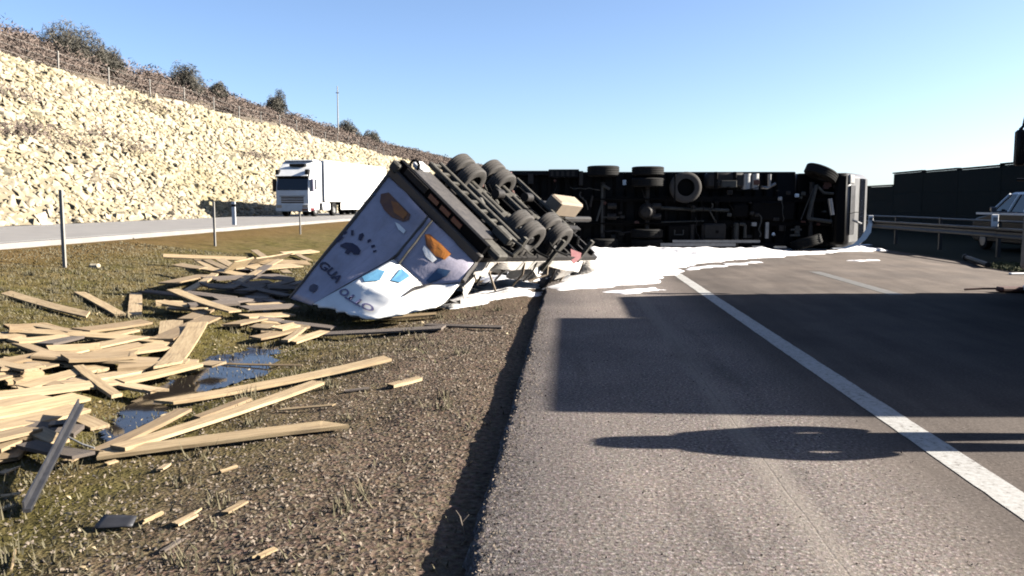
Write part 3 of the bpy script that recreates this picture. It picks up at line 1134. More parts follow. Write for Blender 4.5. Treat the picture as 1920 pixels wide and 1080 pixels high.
tv_ = []
rt = random.Random(12)
for k in range(260):
    x_ = -rt.uniform(1.0, 11.0)
    y_ = 2.2 + 16 * rt.random() ** 1.3
    z_ = gz(x_, y_)
    if x_ > -2.0 and rt.random() < 0.5:
        continue
    for q in range(rt.randrange(14, 34)):
        a_ = rt.uniform(0, 6.28)
        h_ = rt.uniform(0.04, 0.13)
        bx_, by_ = x_ + rt.gauss(0, 0.05), y_ + rt.gauss(0, 0.05)
        l_ = rt.uniform(0.2, 0.9) * h_
        w_ = 0.004 + 0.0004 * y_
        tv_ += [(bx_ - w_ * math.sin(a_), by_ + w_ * math.cos(a_), z_ - 0.01), (bx_ + w_ * math.sin(a_), by_ - w_ * math.cos(a_), z_ - 0.01), (bx_ + l_ * math.cos(a_), by_ + l_ * math.sin(a_), z_ + h_)]
o = np_mesh('grass_tufts', np.array(tv_), np.arange(len(tv_)).reshape(-1, 3), 'dry_grass')
tag(o, 'scattered taller tufts of dead grass on the verge', 'grass', kind='stuff')

# ================================================================== RIGHT SIDE: rail, noise barrier, car
NB_X, NB_H = 18.0, 3.14
nb = empty('noise_barrier', loc=(NB_X, 0, 0))
tag(nb, 'long dark green noise barrier in shade behind the guard rail', 'barrier')
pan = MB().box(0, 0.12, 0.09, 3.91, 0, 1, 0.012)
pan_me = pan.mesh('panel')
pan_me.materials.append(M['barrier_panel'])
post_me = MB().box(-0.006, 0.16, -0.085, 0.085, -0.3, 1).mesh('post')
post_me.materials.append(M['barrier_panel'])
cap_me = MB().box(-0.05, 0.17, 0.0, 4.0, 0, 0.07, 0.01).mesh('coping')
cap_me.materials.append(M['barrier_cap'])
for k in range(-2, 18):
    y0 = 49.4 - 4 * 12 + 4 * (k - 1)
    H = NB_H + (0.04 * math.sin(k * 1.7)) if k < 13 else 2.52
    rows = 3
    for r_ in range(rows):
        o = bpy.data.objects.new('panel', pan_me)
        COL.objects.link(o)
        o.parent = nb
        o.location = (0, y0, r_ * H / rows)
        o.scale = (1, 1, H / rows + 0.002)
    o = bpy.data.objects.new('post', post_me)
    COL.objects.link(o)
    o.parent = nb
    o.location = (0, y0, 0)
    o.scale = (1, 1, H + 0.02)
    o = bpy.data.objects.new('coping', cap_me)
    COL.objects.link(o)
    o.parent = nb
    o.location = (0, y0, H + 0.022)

RAIL_X = 12.5
rail = empty('guard_rail', loc=(RAIL_X, 0, 0))
tag(rail, 'double galvanised guard rail on posts in front of the noise barrier', 'guard rail')
prof = [(0.0, -0.155), (-0.05, -0.135), (-0.05, -0.085), (0.0, -0.03), (0.0, 0.03), (-0.05, 0.085), (-0.05, 0.135), (0.0, 0.155), (0.012, 0.155), (-0.036, 0.13), (-0.036, 0.09), (0.012, 0.03), (0.012, -0.03), (-0.036, -0.09), (-0.036, -0.13), (0.012, -0.155)]
bm_ = MB()
N_ = len(prof)
bm_.add([(p, 0.0, q) for p, q in prof] + [(p, 3.98, q) for p, q in prof], [(i, i + 1, N_ + i + 1, N_ + i) for i in range(N_ - 1)] + [(N_ - 1, 0, N_, 2 * N_ - 1)])
beam_me = bm_.mesh('beam')
beam_me.materials.append(M['zinc'])
rp_me = MB().box(0.03, 0.13, -0.05, 0.05, -0.3, 1.08).mesh('post')
rp_me.materials.append(M['zinc'])
hr_me = MB().tube((0.08, 0, 1.06), (0.08, 3.985, 1.06), 0.035, seg=8).mesh('top_tube')
hr_me.materials.append(M['zinc'])
for k in range(-3, 14):
    y0 = 4.0 * k + 6
    for me_, nm, zz in ((beam_me, 'beam', 0.72), (rp_me, 'post', 0), (hr_me, 'top_tube', 0)):
        o = bpy.data.objects.new(nm, me_)
        COL.objects.link(o)
        o.parent = rail
        o.location = (random.uniform(-.012, .012), y0, zz + random.uniform(-.012, .012))


def delineator(p, h, lab, w=0.11, m='white_plastic', band=True):
    root = tag(empty('marker_post', loc=p), lab, 'marker post', 'roadside marker posts')
    MB().prism([(-w / 2, -0.02), (w / 2, -0.02), (w / 2, 0.03), (0, 0.06), (-w / 2, 0.03)], 2, -0.2, h).build('post', m, root)
    if band:
        MB().box(-w / 2 - 0.003, w / 2 + 0.003, -0.024, 0.03, h * 0.80, h * 0.9).build('reflector_band', 'black_plastic', root)
    return root


# reflectors standing on the guard rail
for (x, y, lab) in ((1633, 404, 'white reflector on the guard rail right behind the overturned cab'), (1866, 402, 'white reflector on the guard rail below the parked car')):
    r_ = ray(x, y)
    s = (RAIL_X - 0.1) / r_.x
    p = Vector((RAIL_X - 0.1, r_.y * s, 0.0))
    root = tag(empty('rail_reflector', loc=p), lab, 'reflector', 'reflectors on the guard rail')
    zt = CAM_H + r_.z * s
    MB().box(-0.10, 0.10, -0.02, 0.02, zt - 0.36, zt, 0.015).build('reflector_body', 'white_plastic', root)
    MB().box(-0.06, 0.06, -0.026, -0.021, zt - 0.2, zt - 0.08).build('lens', 'alu', root)

# car parked between rail and barrier, nose away from us
car = empty('parked_car', Matrix.Translation((15.0, 26.6, 0.0)))
tag(car, 'silver estate car behind the guard rail with its roof in the sun', 'car')
CW = 0.9
body = [(0.0, 0.45), (0.05, 0.95), (0.12, 1.28), (3.05, 1.33), (3.3, 1.22), (4.25, 1.08), (4.5, 0.9), (4.55, 0.45), (4.3, 0.28), (0.2, 0.28)]
MB().prism(body, 0, -CW, CW).build('body', 'car_shade', car, True, 0.05)  # silver car's lower body painted dark, its shade put into the colour
gh = MB()
b0 = [(-CW + .05, 0.14, 1.29), (CW - .05, 0.14, 1.29), (CW - .05, 3.25, 1.29), (-CW + .05, 3.25, 1.29)]
t0 = [(-CW + .2, 0.35, 1.86), (CW - .2, 0.35, 1.86), (CW - .2, 2.35, 1.88), (-CW + .2, 2.35, 1.88)]
gh.add(b0 + t0, [(0, 1, 5, 4), (1, 2, 6, 5), (2, 3, 7, 6), (3, 0, 4, 7)])
gh.build('window_band', 'glass_dark', car)
rf = MB()
rf.add([(-CW + .19, 0.33, 1.85), (CW - .19, 0.33, 1.85), (CW - .19, 2.37, 1.87), (-CW + .19, 2.37, 1.87), (-CW + .27, 0.5, 1.93), (CW - .27, 0.5, 1.93), (CW - .27, 2.2, 1.94), (-CW + .27, 2.2, 1.94)], [(0, 1, 5, 4), (1, 2, 6, 5), (2, 3, 7, 6), (3, 0, 4, 7), (4, 5, 6, 7), (3, 2, 1, 0)])
rf.build('roof', 'white_paint', car, True)
for sx in (-1, 1):
    for (ya, yb) in ((0.2, 0.40), (1.15, 0.95), (2.1, 1.75), (3.22, 2.34)):
        MB().tube((sx * (CW - 0.04), ya, 1.29), (sx * (CW - 0.185), yb, 1.87), 0.045, seg=6).build('pillar', 'white_paint', car)
    MB().box(sx * CW - 0.02, sx * CW + 0.02, 0.05, 4.2, 1.2, 1.27).build('side_trim', 'white_paint', car)
    MB().box(sx * (CW + 0.02), sx * (CW + 0.2), 2.75, 2.87, 1.3, 1.46, 0.02).build('door_mirror', 'car_paint', car)
    for wy in (0.85, 3.65):
        w_ = MB().lathe([(0.0, 0.11), (0.2, 0.11), (0.32, 0.1), (0.34, 0.06), (0.34, -0.06), (0.32, -0.1), (0.0, -0.1)], (sx * 0.8, wy, 0.34), (sx, 0, 0), 20).build('wheel', 'rubber', car, True)
        MB().lathe([(0.0, 0.115), (0.2, 0.118), (0.21, 0.1)], (sx * 0.8, wy, 0.34), (sx, 0, 0), 16).build('rim', 'alu', w_)
    MB().box(sx * 0.86 - 0.06, sx * 0.86 + 0.03, -0.02, 0.05, 0.85, 1.2).build('tail_lamp', 'red_lamp', car)
    MB().box(sx * 0.7 - 0.15, sx * 0.7 + 0.15, 4.47, 4.54, 0.78, 0.9).build('headlight', 'alu', car)
MB().box(-0.7, 0.7, 0.10, 0.13, 1.36, 1.75).build('rear_window', 'glass_dark', car)

# strip of verge with a broken kerb end at the right edge of the road
gk = [G(x, y) for x, y in ((1848, 501), (1895, 509), (1950, 513), (1950, 500), (1870, 495))]
V, F = [], []
vs = []
for i in range(2600):
    a, b_ = random.random(), random.random()
    q = (gk[0] * (1 - a) + gk[1] * a) * (1 - b_) + (gk[4] * (1 - a) + gk[3] * a) * b_ if i % 2 else (gk[1] * (1 - a) + gk[2] * a) * (1 - b_) + (gk[4] * (1 - a) + gk[3] * a) * b_
    an = random.uniform(0, 6.28)
    h = random.uniform(0.03, 0.11)
    vs += [(q.x - 0.02 * math.cos(an), q.y - 0.02 * math.sin(an), 0.0), (q.x + 0.02 * math.cos(an), q.y + 0.02 * math.sin(an), 0.0), (q.x + random.uniform(-.08, .08), q.y + random.uniform(-.08, .08), h)]
o = np_mesh('roadside_grass', np.array(vs), np.arange(len(vs)).reshape(-1, 3), 'green_grass')
tag(o, 'tuft of green grass at the right edge of the carriageway', 'grass', kind='stuff')
a, b_ = G(1812, 489), G(1852, 503)
pole = MB()
pole.tube(a + Vector((0, 0, 0.09)), b_ + Vector((0, 0, 0.08)), 0.07, 0.07, 8).tube(a + Vector((0, 0, 0.09)) - (b_ - a).normalized() * 0.12, a + Vector((0, 0, 0.09)), 0.1, 0.1, 8)
o = pole.build('fallen_marker', 'chassis_grey')
tag(o, 'dark fallen marker post lying at the right road edge', 'marker post')
p = G(1910, 515)
o = MB().box(-0.22, 0.22, -0.05, 0.05, 0.0, 0.04, 0.015).build('pale_scrap', 'white_plastic')
o.location = (p.x, p.y, 0.003)
o.rotation_euler = (0, 0, 0.2)
tag(o, 'small pale scrap on the asphalt below the roadside grass', 'scrap')
p = G(1912, 548)
scr = tag(empty('rusty_wreckage', loc=(p.x + 0.1, p.y, 0)), 'rusty red brown piece of wreckage at the right frame edge', 'wreckage')
MB().box(-0.5, 0.35, -0.12, 0.12, 0.012, 0.10, 0.03, Matrix.Rotation(0.12, 4, 'Z')).build('bent_plate', 'rust', scr)
MB().box(-0.06, 0.3, -0.28, -0.02, 0.012, 0.16, 0.05, Matrix.Rotation(-0.3, 4, 'Z')).build('pale_lump', 'panel_white', scr)
MB().path([(-0.5, 0.05, 0.06), (-0.7, 0.12, 0.05), (-1.0, 0.14, 0.03)], 0.02, 6).build('bent_rod', 'rust', scr)

# ================================================================== LEFT SIDE: marker posts
left_z = lambda x, y: LRZ if x < LR0 else gz(x, y)


def post_at(x, ytop, ybase, zf, lab, w, m, band):
    p = G(x, ybase, zf)
    t = P(x, ytop, -(CAM_R.transposed() @ (p - Vector((0, 0, CAM_H)))).z)
    return delineator(p, t.z - p.z, lab, w, m, band)


post_at(439, 378, 426, lambda x, y: 0.52, 'white marker post at the near edge of the opposite carriageway', 0.16, 'white_plastic', True)
post_at(121, 356, 502, gz, 'thin grey stake in the grass, tallest and nearest of the median stakes', 0.07, 'post_grey', False)
post_at(403, 378, 462, gz, 'thin grey stake standing just left of the white marker post', 0.06, 'post_grey', False)
post_at(563, 400, 440, gz, 'faint thin stake left of the tipped trailer', 0.05, 'post_grey', False)
p = G(178, 503, gz)
o = MB().box(-0.11, 0.11, -0.07, 0.07, 0, 0.10, 0.04).build('pale_stone', 'limestone')
o.location = p
tag(o, 'single pale stone in the grass right of the tall stake', 'stone')


# ================================================================== wheels
def wheel_mesh(r=0.5, w=0.30, tread=True):
    """lathe around local Z"""
    h = w / 2
    prof = [(r * 0.56, -h * 0.86), (r * 0.80, -h), (r * 0.94, -h * 0.92), (r, -h * 0.72)]
    if tread:
        for k in (-0.45, 0.0, 0.45):
            prof += [(r, h * (k - 0.08)), (r - 0.016, h * (k - 0.05)), (r - 0.016, h * (k + 0.05)), (r, h * (k + 0.08))]
    prof += [(r, h * 0.72), (r * 0.94, h * 0.92), (r * 0.80, h), (r * 0.56, h * 0.86)]
    return MB().lathe(prof, (0, 0, 0), (0, 0, 1), 30)


def rim_mesh(r=0.5, w=0.30):
    h = w / 2
    return MB().lathe([(r * 0.56, h * 0.86), (r * 0.52, h * 0.5), (r * 0.40, h * 0.1), (r * 0.30, h * 0.15), (r * 0.20, h * 0.62), (0.001, h * 0.62)], (0, 0, 0), (0, 0, 1), 24).lathe([(r * 0.56, -h * 0.86), (r * 0.5, -h * 0.3), (0.001, -h * 0.25)], (0, 0, 0), (0, 0, 1), 24)


def add_wheel(parent, pos, axis, r=0.5, w=0.3, tyre_m='rubber', rim_m='chassis_grey', name='wheel', hub=True):
    q = Vector(axis).to_track_quat('Z', 'Y')
    t = wheel_mesh(r, w).build(name, tyre_m, parent, True)
    t.location = pos
    t.rotation_mode = 'QUATERNION'
    t.rotation_quaternion = q
    if hub:
        rim_mesh(r, w).build('rim', rim_m, t, True)
    else:
        MB().lathe([(r * 0.57, -w * 0.4), (r * 0.5, -w * 0.3), (0.001, -w * 0.3)], (0, 0, 0), (0, 0, 1), 24).build('rim', rim_m, t, True)
    return t


# ================================================================== OVERTURNED LORRY ACROSS THE ROAD
# local frame: x = from tail to nose, y = away from camera (= lorry's own up), z = world up (across its width)
A0 = G(948, 474)
A1 = G(1592, 475)
tv = (A1 - A0)
tv.z = 0
lm = frame(Vector((A0.x, A0.y, 0.11)), tv, Vector((0, 0, 1)).cross(tv))
lorry = empty('overturned_lorry', lm)
tag(lorry, 'dark lorry lying on its side across the road with its underside facing us', 'lorry')
LN = 12.0
sc_ = tv.length / LN


def X(px_):
    """local x for a photo column"""
    r = ray(px_, 400)
    d = tv.normalized()
    nrm = Vector((-d.y, d.x, 0))
    s = (A0.dot(nrm) + 0.55) / r.dot(nrm)
    q = r * s
    return (q - Vector((A0.x, A0.y, q.z))).dot(d)


WD = 2.5
# box body (beyond the chassis) and its torn rear
MB().box(X(948), X(1500), 1.12, 3.85, 0.02, WD, 0.03).build('cargo_box', 'truck_dark', lorry)
for z in (0.82, 1.60):
    MB().box(X(960), X(1578), 0.645, 0.88, z - 0.04, z + 0.04).box(X(960), X(1578), 0.62, 0.64, z - 0.09, z + 0.09).build('frame_rail', 'chassis', lorry)
for px_ in (965, 1000, 1030, 1062, 1090, 1165, 1250, 1300, 1345, 1395, 1440, 1480, 1550):
    MB().box(X(px_) - 0.05, X(px_) + 0.05, 0.66, 0.84, 0.2 if px_ < 1100 else 0.865, 2.3 if px_ < 1100 else 1.555).build('cross_member', 'chassis', lorry)
for k in range(26):
    x0 = X(950) + k * (X(1480) - X(950)) / 26
    MB().box(x0, x0 + 0.07, 0.98, 1.118, 0.06, 2.46).build('floor_bearer', 'chassis', lorry)
# rear side panel with slatted vents, upper left
MB().box(X(952), X(1028), 0.52, 1.1, 2.38, 2.52, 0.02).build('side_rail', 'truck_dark', lorry)
MB().box(X(1028), X(1085), 0.40, 1.1, 2.30, 2.56, 0.02).build('side_box', 'truck_dark', lorry)
for k in range(5):
    x0 = X(1032) + k * 0.17
    MB().box(x0, x0 + 0.09, 0.385, 0.40, 2.34, 2.5).build('vent_slat', 'chassis_grey', lorry)
MB().box(X(950), X(955), 0.45, 1.1, 0.1, 2.5).build('rear_sill', 'chassis_grey', lorry)
MB().tube((X(955), 0.5, 1.5), (X(957), 0.5, 2.48), 0.05, seg=8).build('rear_post', 'pink_sheet', lorry)
MB().box(X(990), X(1000), 0.5, 0.62, 2.1, 2.42).build('lamp_bracket', 'chassis_grey', lorry)
MB().box(X(1054), X(1066), 0.5, 0.66, 1.0, 1.55).build('bracket', 'chassis_grey', lorry)
# axles
AX = {'tag': X(1130), 'drive': X(1213), 'front': X(1520)}
for nm, x in AX.items():
    a_ = MB()
    a_.tube((x, 0.52, 0.35), (x, 0.52, 2.15), 0.075, seg=12)
    if nm == 'drive':
        a_.lathe([(0.0, -0.27), (0.16, -0.25), (0.26, -0.12), (0.29, 0.0), (0.26, 0.12), (0.16, 0.25), (0.0, 0.27)], (x, 0.48, 1.2), (0.3, 1, 0), 16)
    a_.build('axle', 'chassis_grey', lorry, True)
for z in (0.17, 2.50):
    t_ = add_wheel(lorry, (AX['tag'], 0.50, z), (0, 0, 1 if z > 1 else -1), 0.52, 0.34)
for z in (0.16, 0.50, 2.14, 2.50):
    add_wheel(lorry, (AX['drive'], 0.50, z), (0, 0, 1 if z > 1 else -1), 0.52, 0.29)
add_wheel(lorry, (X(1535), 0.46, 2.42), (0.45, 0.1, 1), 0.52, 0.32)
add_wheel(lorry, (X(1512), 0.46, 0.22), (0.30, -0.1, -1), 0.50, 0.32)
# leaf springs, brake chambers, torque rods
for nm in ('tag', 'drive'):
    for z in (0.82, 1.60):
        sp_ = MB()
        for k in range(4):
            L_ = 0.75 - 0.15 * k
            sp_.path([(AX[nm] - L_, 0.62 - 0.0 * k, z), (AX[nm], 0.44 - 0.028 * k, z), (AX[nm] + L_, 0.62, z)], 0.03, 5)
        sp_.build('leaf_spring', 'chassis', lorry)
        MB().tube((AX[nm] + 0.15, 0.38, z + (0.22 if z < 1 else -0.22)), (AX[nm] + 0.42, 0.38, z + (0.22 if z < 1 else -0.22)), 0.1, seg=12).build('brake_chamber', 'chassis_grey', lorry, True)
for (xa, za, xb, zb) in ((1128, 0.5, 1128, 2.05), (1118, 0.9, 1130, 1.6)):
    MB().tube((X(xa), 0.40, za), (X(xb), 0.42, zb), 0.035, seg=8).build('torque_rod', 'rail_grey', lorry)
MB().tube((X(1106), 0.46, 1.35), (X(1110), 0.46, 1.72), 0.04, seg=8).build('shock_absorber', 'chassis_grey', lorry)
MB().box(X(1128), X(1160), 0.38, 0.42, 1.0, 1.05).build('brake_pipe', 'rail_grey', lorry)
MB().tube((X(1128), 0.40, 2.05), (X(1142), 0.40, 1.92), 0.05, seg=8).build('brake_pipe', 'rail_grey', lorry)
# mudguards, white light at the gap
MB().box(X(1085), X(1092), 0.3, 1.0, 2.05, 2.5).build('mud_flap', 'chassis_grey', lorry)
MB().box(X(1166), X(1173), 0.45, 0.5, 2.05, 2.22, 0.02).build('marker_lamp', 'white_plastic', lorry)
MB().box(X(1110), X(1146), 0.02, 0.2, 0.03, 0.08).build('bent_strip', 'alu', lorry)
# drive shaft
ds = MB().tube((X(1240), 0.62, 1.32), (X(1300), 0.62, 1.28), 0.06, seg=10).tube((X(1302), 0.62, 1.28), (X(1368), 0.62, 1.24), 0.06, seg=10)
ds.lathe([(0.0, -0.08), (0.1, -0.07), (0.1, 0.07), (0.0, 0.08)], (X(1300), 0.62, 1.28), (1, 0, 0), 12)
ds.build('drive_shaft', 'rail_grey', lorry, True)
MB().tube((X(1240), 0.55, 0.86), (X(1320), 0.55, 0.90), 0.025, seg=6).build('air_pipe', 'rail_grey', lorry)
# spare wheel lying flat under the chassis
sw = add_wheel(lorry, (X(1283), 0.42, 1.98), (0, -1, 0), 0.50, 0.28, 'rubber_dusty', 'chassis', 'spare_wheel', False)
MB().path([(X(1262), 0.30, 1.5), (X(1262), 0.30, 2.4)], 0.03, 6).build('spare_carrier', 'chassis', lorry)
# fuel tank, air tanks and boxes on the upper side
MB().box(X(1322), X(1395), 0.46, 1.0, 1.96, 2.46, 0.08).build('fuel_tank', 'chassis_grey', lorry, True)
for px_ in (1340, 1375):
    MB().box(X(px_) - 0.06, X(px_) + 0.06, 0.44, 1.02, 1.94, 2.48, 0.02).build('tank_strap', 'chassis', lorry)
MB().box(X(1350), X(1378), 0.40, 0.46, 1.98, 2.2, 0.01).build('tank_guard', 'rail_grey', lorry)
MB().tube((X(1398), 0.6, 2.42), (X(1398), 0.6, 1.92), 0.16, seg=16).tube((X(1414), 0.62, 2.42), (X(1414), 0.62, 1.92), 0.14, seg=16).build('air_tank', 'alu', lorry, True)
ex_ = MB().path([(X(1425), 0.5, 1.98), (X(1437), 0.5, 1.96), (X(1452), 0.5, 2.1)], 0.05, 10).path([(X(1440), 0.5, 2.0), (X(1440), 0.5, 2.4)], 0.06, 10)
ex_.build('exhaust_pipe', 'steel', lorry, True)
# boxes on the lower side
MB().box(X(1252), X(1292), 0.40, 1.0, 0.22, 0.76, 0.03).build('battery_box', 'chassis', lorry)
MB().path([(X(1264), 0.39, 0.62), (X(1264), 0.39, 0.46), (X(1280), 0.39, 0.46), (X(1280), 0.39, 0.62)], 0.022, 6).build('box_handle', 'rail_grey', lorry)
for px_ in (1298, 1320):
    MB().tube((X(px_), 0.52, 0.12), (X(px_), 0.52, 0.78), 0.09, seg=12).build('air_tank', 'chassis_grey', lorry, True)
MB().box(X(1318), X(1360), 0.36, 0.95, 0.30, 0.82, 0.05).build('silencer', 'chassis_grey', lorry, True)
MB().lathe([(0.0, 0.02), (0.05, 0.02), (0.05, -0.05)], (X(1343), 0.35, 0.56), (0, -1, 0), 12).build('drain_plug', 'chassis', lorry)
MB().box(X(1376), X(1384), 0.38, 0.9, 0.06, 0.84, 0.03).build('tank_strap', 'rail_grey', lorry)
MB().path([(X(1386), 0.42, 0.80), (X(1396), 0.42, 0.78), (X(1396), 0.42, 0.36)], 0.05, 8).build('intake_pipe', 'rail_grey', lorry)
MB().box(X(1408), X(1417), 0.4, 0.5, 0.74, 0.86).build('bracket', 'alu', lorry)
MB().box(X(1434), X(1440), 0.4, 0.5, 0.34, 0.86).build('bracket', 'alu', lorry)
MB().lathe([(0.0, 0.05), (0.05, 0.03), (0.06, 0.0)], (X(1449), 0.42, 0.48), (0, -1, 0), 10).build('lamp', 'white_plastic', lorry)
# under-run side guard near the ground
sg = MB()
sg.box(X(1236), X(1375), 0.12, 0.17, 0.10, 0.20).box(X(1258), X(1420), 0.10, 0.14, 0.22, 0.30).box(X(1405), X(1425), 0.05, 0.1, 0.06, 0.12)
sg.build('side_guard', 'alu', lorry)
MB().box(X(1445), X(1468), 0.04, 0.10, 0.05, 0.11).build('bent_strip', 'alu', lorry)
MB().box(X(1000), X(1480), 0.95, 1.1, 0.03, 0.16).build('lower_skirt', 'truck_dark', lorry)
# engine, gearbox, radiator
MB().box(X(1372), X(1405), 0.52, 1.0, 0.98, 1.48, 0.08).build('gearbox', 'chassis', lorry, True)
MB().box(X(1408), X(1490), 0.48, 1.2, 0.9, 1.54, 0.06).build('engine_sump', 'chassis', lorry, True)
for (px_, z, m_) in ((1460, 1.62, 'alu'), (1491, 1.72, 'white_plastic'), (1475, 1.8, 'chassis_grey'), (1503, 1.78, 'rail_grey'), (1408, 1.15, 'chassis_grey'), (1418, 1.1, 'chassis_grey'), (1366, 1.1, 'rail_grey')):
    MB().box(X(px_) - 0.07, X(px_) + 0.07, 0.40, 0.47, z - 0.06, z + 0.06, 0.02).build('fitting', m_, lorry)
# steering linkage: bright bars at the front axle
sl = MB()
sl.path([(X(1526), 0.38, 2.05), (X(1512), 0.38, 0.98), (X(1556), 0.38, 0.88)], 0.06, 8)
sl.path([(X(1526), 0.38, 2.05), (X(1540), 0.38, 1.80), (X(1558), 0.38, 1.78)], 0.045, 8)
sl.path([(X(1521), 0.42, 1.95), (X(1500), 0.42, 0.95)], 0.02, 6)
sl.build('steering_linkage', 'rail_grey', lorry, True)
MB().tube((X(1551), 0.36, 1.62), (X(1557), 0.36, 1.10), 0.075, seg=10).build('damper', 'alu', lorry, True)
for z in (0.8, 1.72):
    MB().path([(X(1490), 0.6, z), (X(1520), 0.5, z), (X(1560), 0.6, z)], 0.05, 6).build('leaf_spring', 'chassis', lorry)
for (px_, z) in ((1556, 2.2), (1568, 2.05), (1574, 1.62), (1562, 2.0)):
    MB().box(X(px_) - 0.06, X(px_) + 0.06, 0.42, 0.5, z - 0.06, z + 0.06, 0.02).build('fitting', 'chassis_grey', lorry)
MB().box(X(1480), X(1500), 0.3, 0.42, 0.60, 0.66).box(X(1488), X(1496), 0.3, 0.42, 0.5, 0.75).box(X(1480), X(1497), 0.3, 0.42, 0.42, 0.48).build('anchor_bracket', 'rail_grey', lorry)
MB().box(X(1560), X(1584), 0.30, 0.95, 0.15, 2.42, 0.08).build('front_bumper', 'chassis', lorry, True)
MB().box(X(1502), X(1583), 0.92, 1.15, 0.12, 2.44, 0.03).build('cab_subframe', 'chassis', lorry)
rw = random.Random(4)
for k in range(26):
    px_, z_ = rw.uniform(1000, 1560), rw.uniform(0.4, 2.1)
    pts_ = [Vector((X(px_), 0.44, z_))]
    hz = rw.random() < 0.6
    for q in range(6):
        pts_.append(pts_[-1] + Vector((rw.uniform(0.1, 0.24) if hz else rw.uniform(-0.06, 0.08), rw.uniform(-0.03, 0.03), rw.uniform(-0.06, 0.05) if hz else rw.uniform(-0.16, -0.05))))
    MB().path([p for p in pts_ if 0.12 < p.z < 2.4], rw.choice((0.012, 0.016, 0.024)), 6).build('hose', rw.choice(('chassis', 'rubber', 'chassis_grey', 'rail_grey')), lorry)
for k in range(34):
    px_, z_, w_ = rw.uniform(1000, 1570), rw.uniform(0.3, 2.3), rw.uniform(0.03, 0.11)
    MB().box(X(px_) - w_, X(px_) + w_, 0.44, 0.6, z_ - w_ * rw.uniform(0.4, 1.3), z_ + w_ * 0.6, 0.015).build('fitting', rw.choice(('chassis_grey', 'chassis_grey', 'rail_grey', 'chassis', 'rust')), lorry)
# cab tipped forward on its hinge
cabm = Matrix.Translation((X(1594), 0.72, 0)) @ Matrix.Rotation(R(-33), 4, 'Z')
cb = MB()
cb.box(-2.1, 0.0, 0.05, 2.75, 0.04, 2.46, 0.16, cabm)
cab = cb.build('cab', 'truck_grey', lorry, True)
MB().box(0.002, 0.02, 1.45, 2.2, 0.2, 2.3, 0.0, cabm).build('windscreen', 'glass_dark', cab)
for k in range(4):
    MB().box(0.003, 0.03, 0.18 + 0.17 * k, 0.28 + 0.17 * k, 0.45, 2.05, 0, cabm).build('grille_slat', 'grille', cab)
MB().box(-0.06, 0.03, 0.08, 0.6, 2.1, 2.40, 0.04, cabm).build('headlight', 'alu', cab)
MB().box(-1.2, -0.3, 1.1, 1.9, 2.462, 2.475, 0, cabm).build('side_window', 'glass_dark', cab)
# torn white bumper panel curling up at the nose
cp = MB()
pts_ = [(X(1556), 0.25, 0.03), (X(1575), 0.15, 0.05), (X(1592), 0.08, 0.16), (X(1604), 0.02, 0.38), (X(1612), 0.0, 0.62), (X(1617), 0.0, 0.86)]
wd_ = [0.04, 0.06, 0.10, 0.16, 0.17, 0.10]
vs = []
for (a, b_, c_), w_ in zip(pts_, wd_):
    vs += [(a, b_, c_), (a + w_ * 0.9, b_ - 0.05, c_ - w_ * 0.35), (a, b_ + 0.02, c_ + 0.015), (a + w_ * 0.9, b_ - 0.03, c_ - w_ * 0.35 + 0.015)]
fs = []
for k in range(len(pts_) - 1):
    o_ = 4 * k
    fs += [(o_, o_ + 1, o_ + 5, o_ + 4), (o_ + 2, o_ + 6, o_ + 7, o_ + 3), (o_, o_ + 4, o_ + 6, o_ + 2), (o_ + 1, o_ + 3, o_ + 7, o_ + 5)]
cp.add(vs, fs).build('torn_bumper_panel', 'white_plastic', lorry, True)
MB().path([(X(1590), 0.15, 0.94), (X(1598), 0.1, 0.88), (X(1606), 0.1, 0.82)], 0.04, 6).build('broken_bracket', 'alu', lorry)

# ================================================================== TIPPED TRAILER
TK = 0.943
TA = P(730, 327, 14.9)
TB = P(893, 492, 14.1)
u = (TB - TA).normalized()
TW = (TB - TA).length / TK
adir = CAM_R @ Vector((0.30, 0, -0.95))
adir.z = 0.11
adir = (adir - u * adir.dot(u)).normalized()
nup = u.cross(adir)
if nup.z < 0:
    nup = -nup
hd = -nup                                        # from floor towards the roof
tm = (Matrix((u, adir, hd)).transposed() * TK).to_4x4()
tm.translation = TA
trailer = empty('tipped_trailer', tm)
tag(trailer, 'crushed white box trailer tipped over on the verge with its wheels in the air', 'trailer')
TI = tm.inverted()
TL = 5.2


def T(x, y, d):
    return TI @ P(x, y, d * 0.888)


# ---- torn rear doors as bent sheets
def sheet_pts(ctrl, nu, nv, amp=0.0, seed=0.0):
    """ctrl: rows x cols of vectors -> finer grid"""
    ctrl = np.array([[list(p) for p in row] for row in ctrl])
    rr, cc_ = ctrl.shape[:2]
    out = np.zeros((nv + 1, nu + 1, 3))
    for j in range(nv + 1):
        t = j / nv * (rr - 1)
        j0 = min(int(t), rr - 2)
        ft = t - j0
        for i in range(nu + 1):
            s = i / nu * (cc_ - 1)
            i0 = min(int(s), cc_ - 2)
            fs_ = s - i0
            out[j, i] = (ctrl[j0, i0] * (1 - fs_) + ctrl[j0, i0 + 1] * fs_) * (1 - ft) + (ctrl[j0 + 1, i0] * (1 - fs_) + ctrl[j0 + 1, i0 + 1] * fs_) * ft
    if amp:
        jj, ii = np.meshgrid(np.arange(nv + 1), np.arange(nu + 1), indexing='ij')
        out[:, :, 1] += amp * fbm(ii * 0.45 + seed, jj * 0.45 + seed * 2, 0.55, 3)
    return out


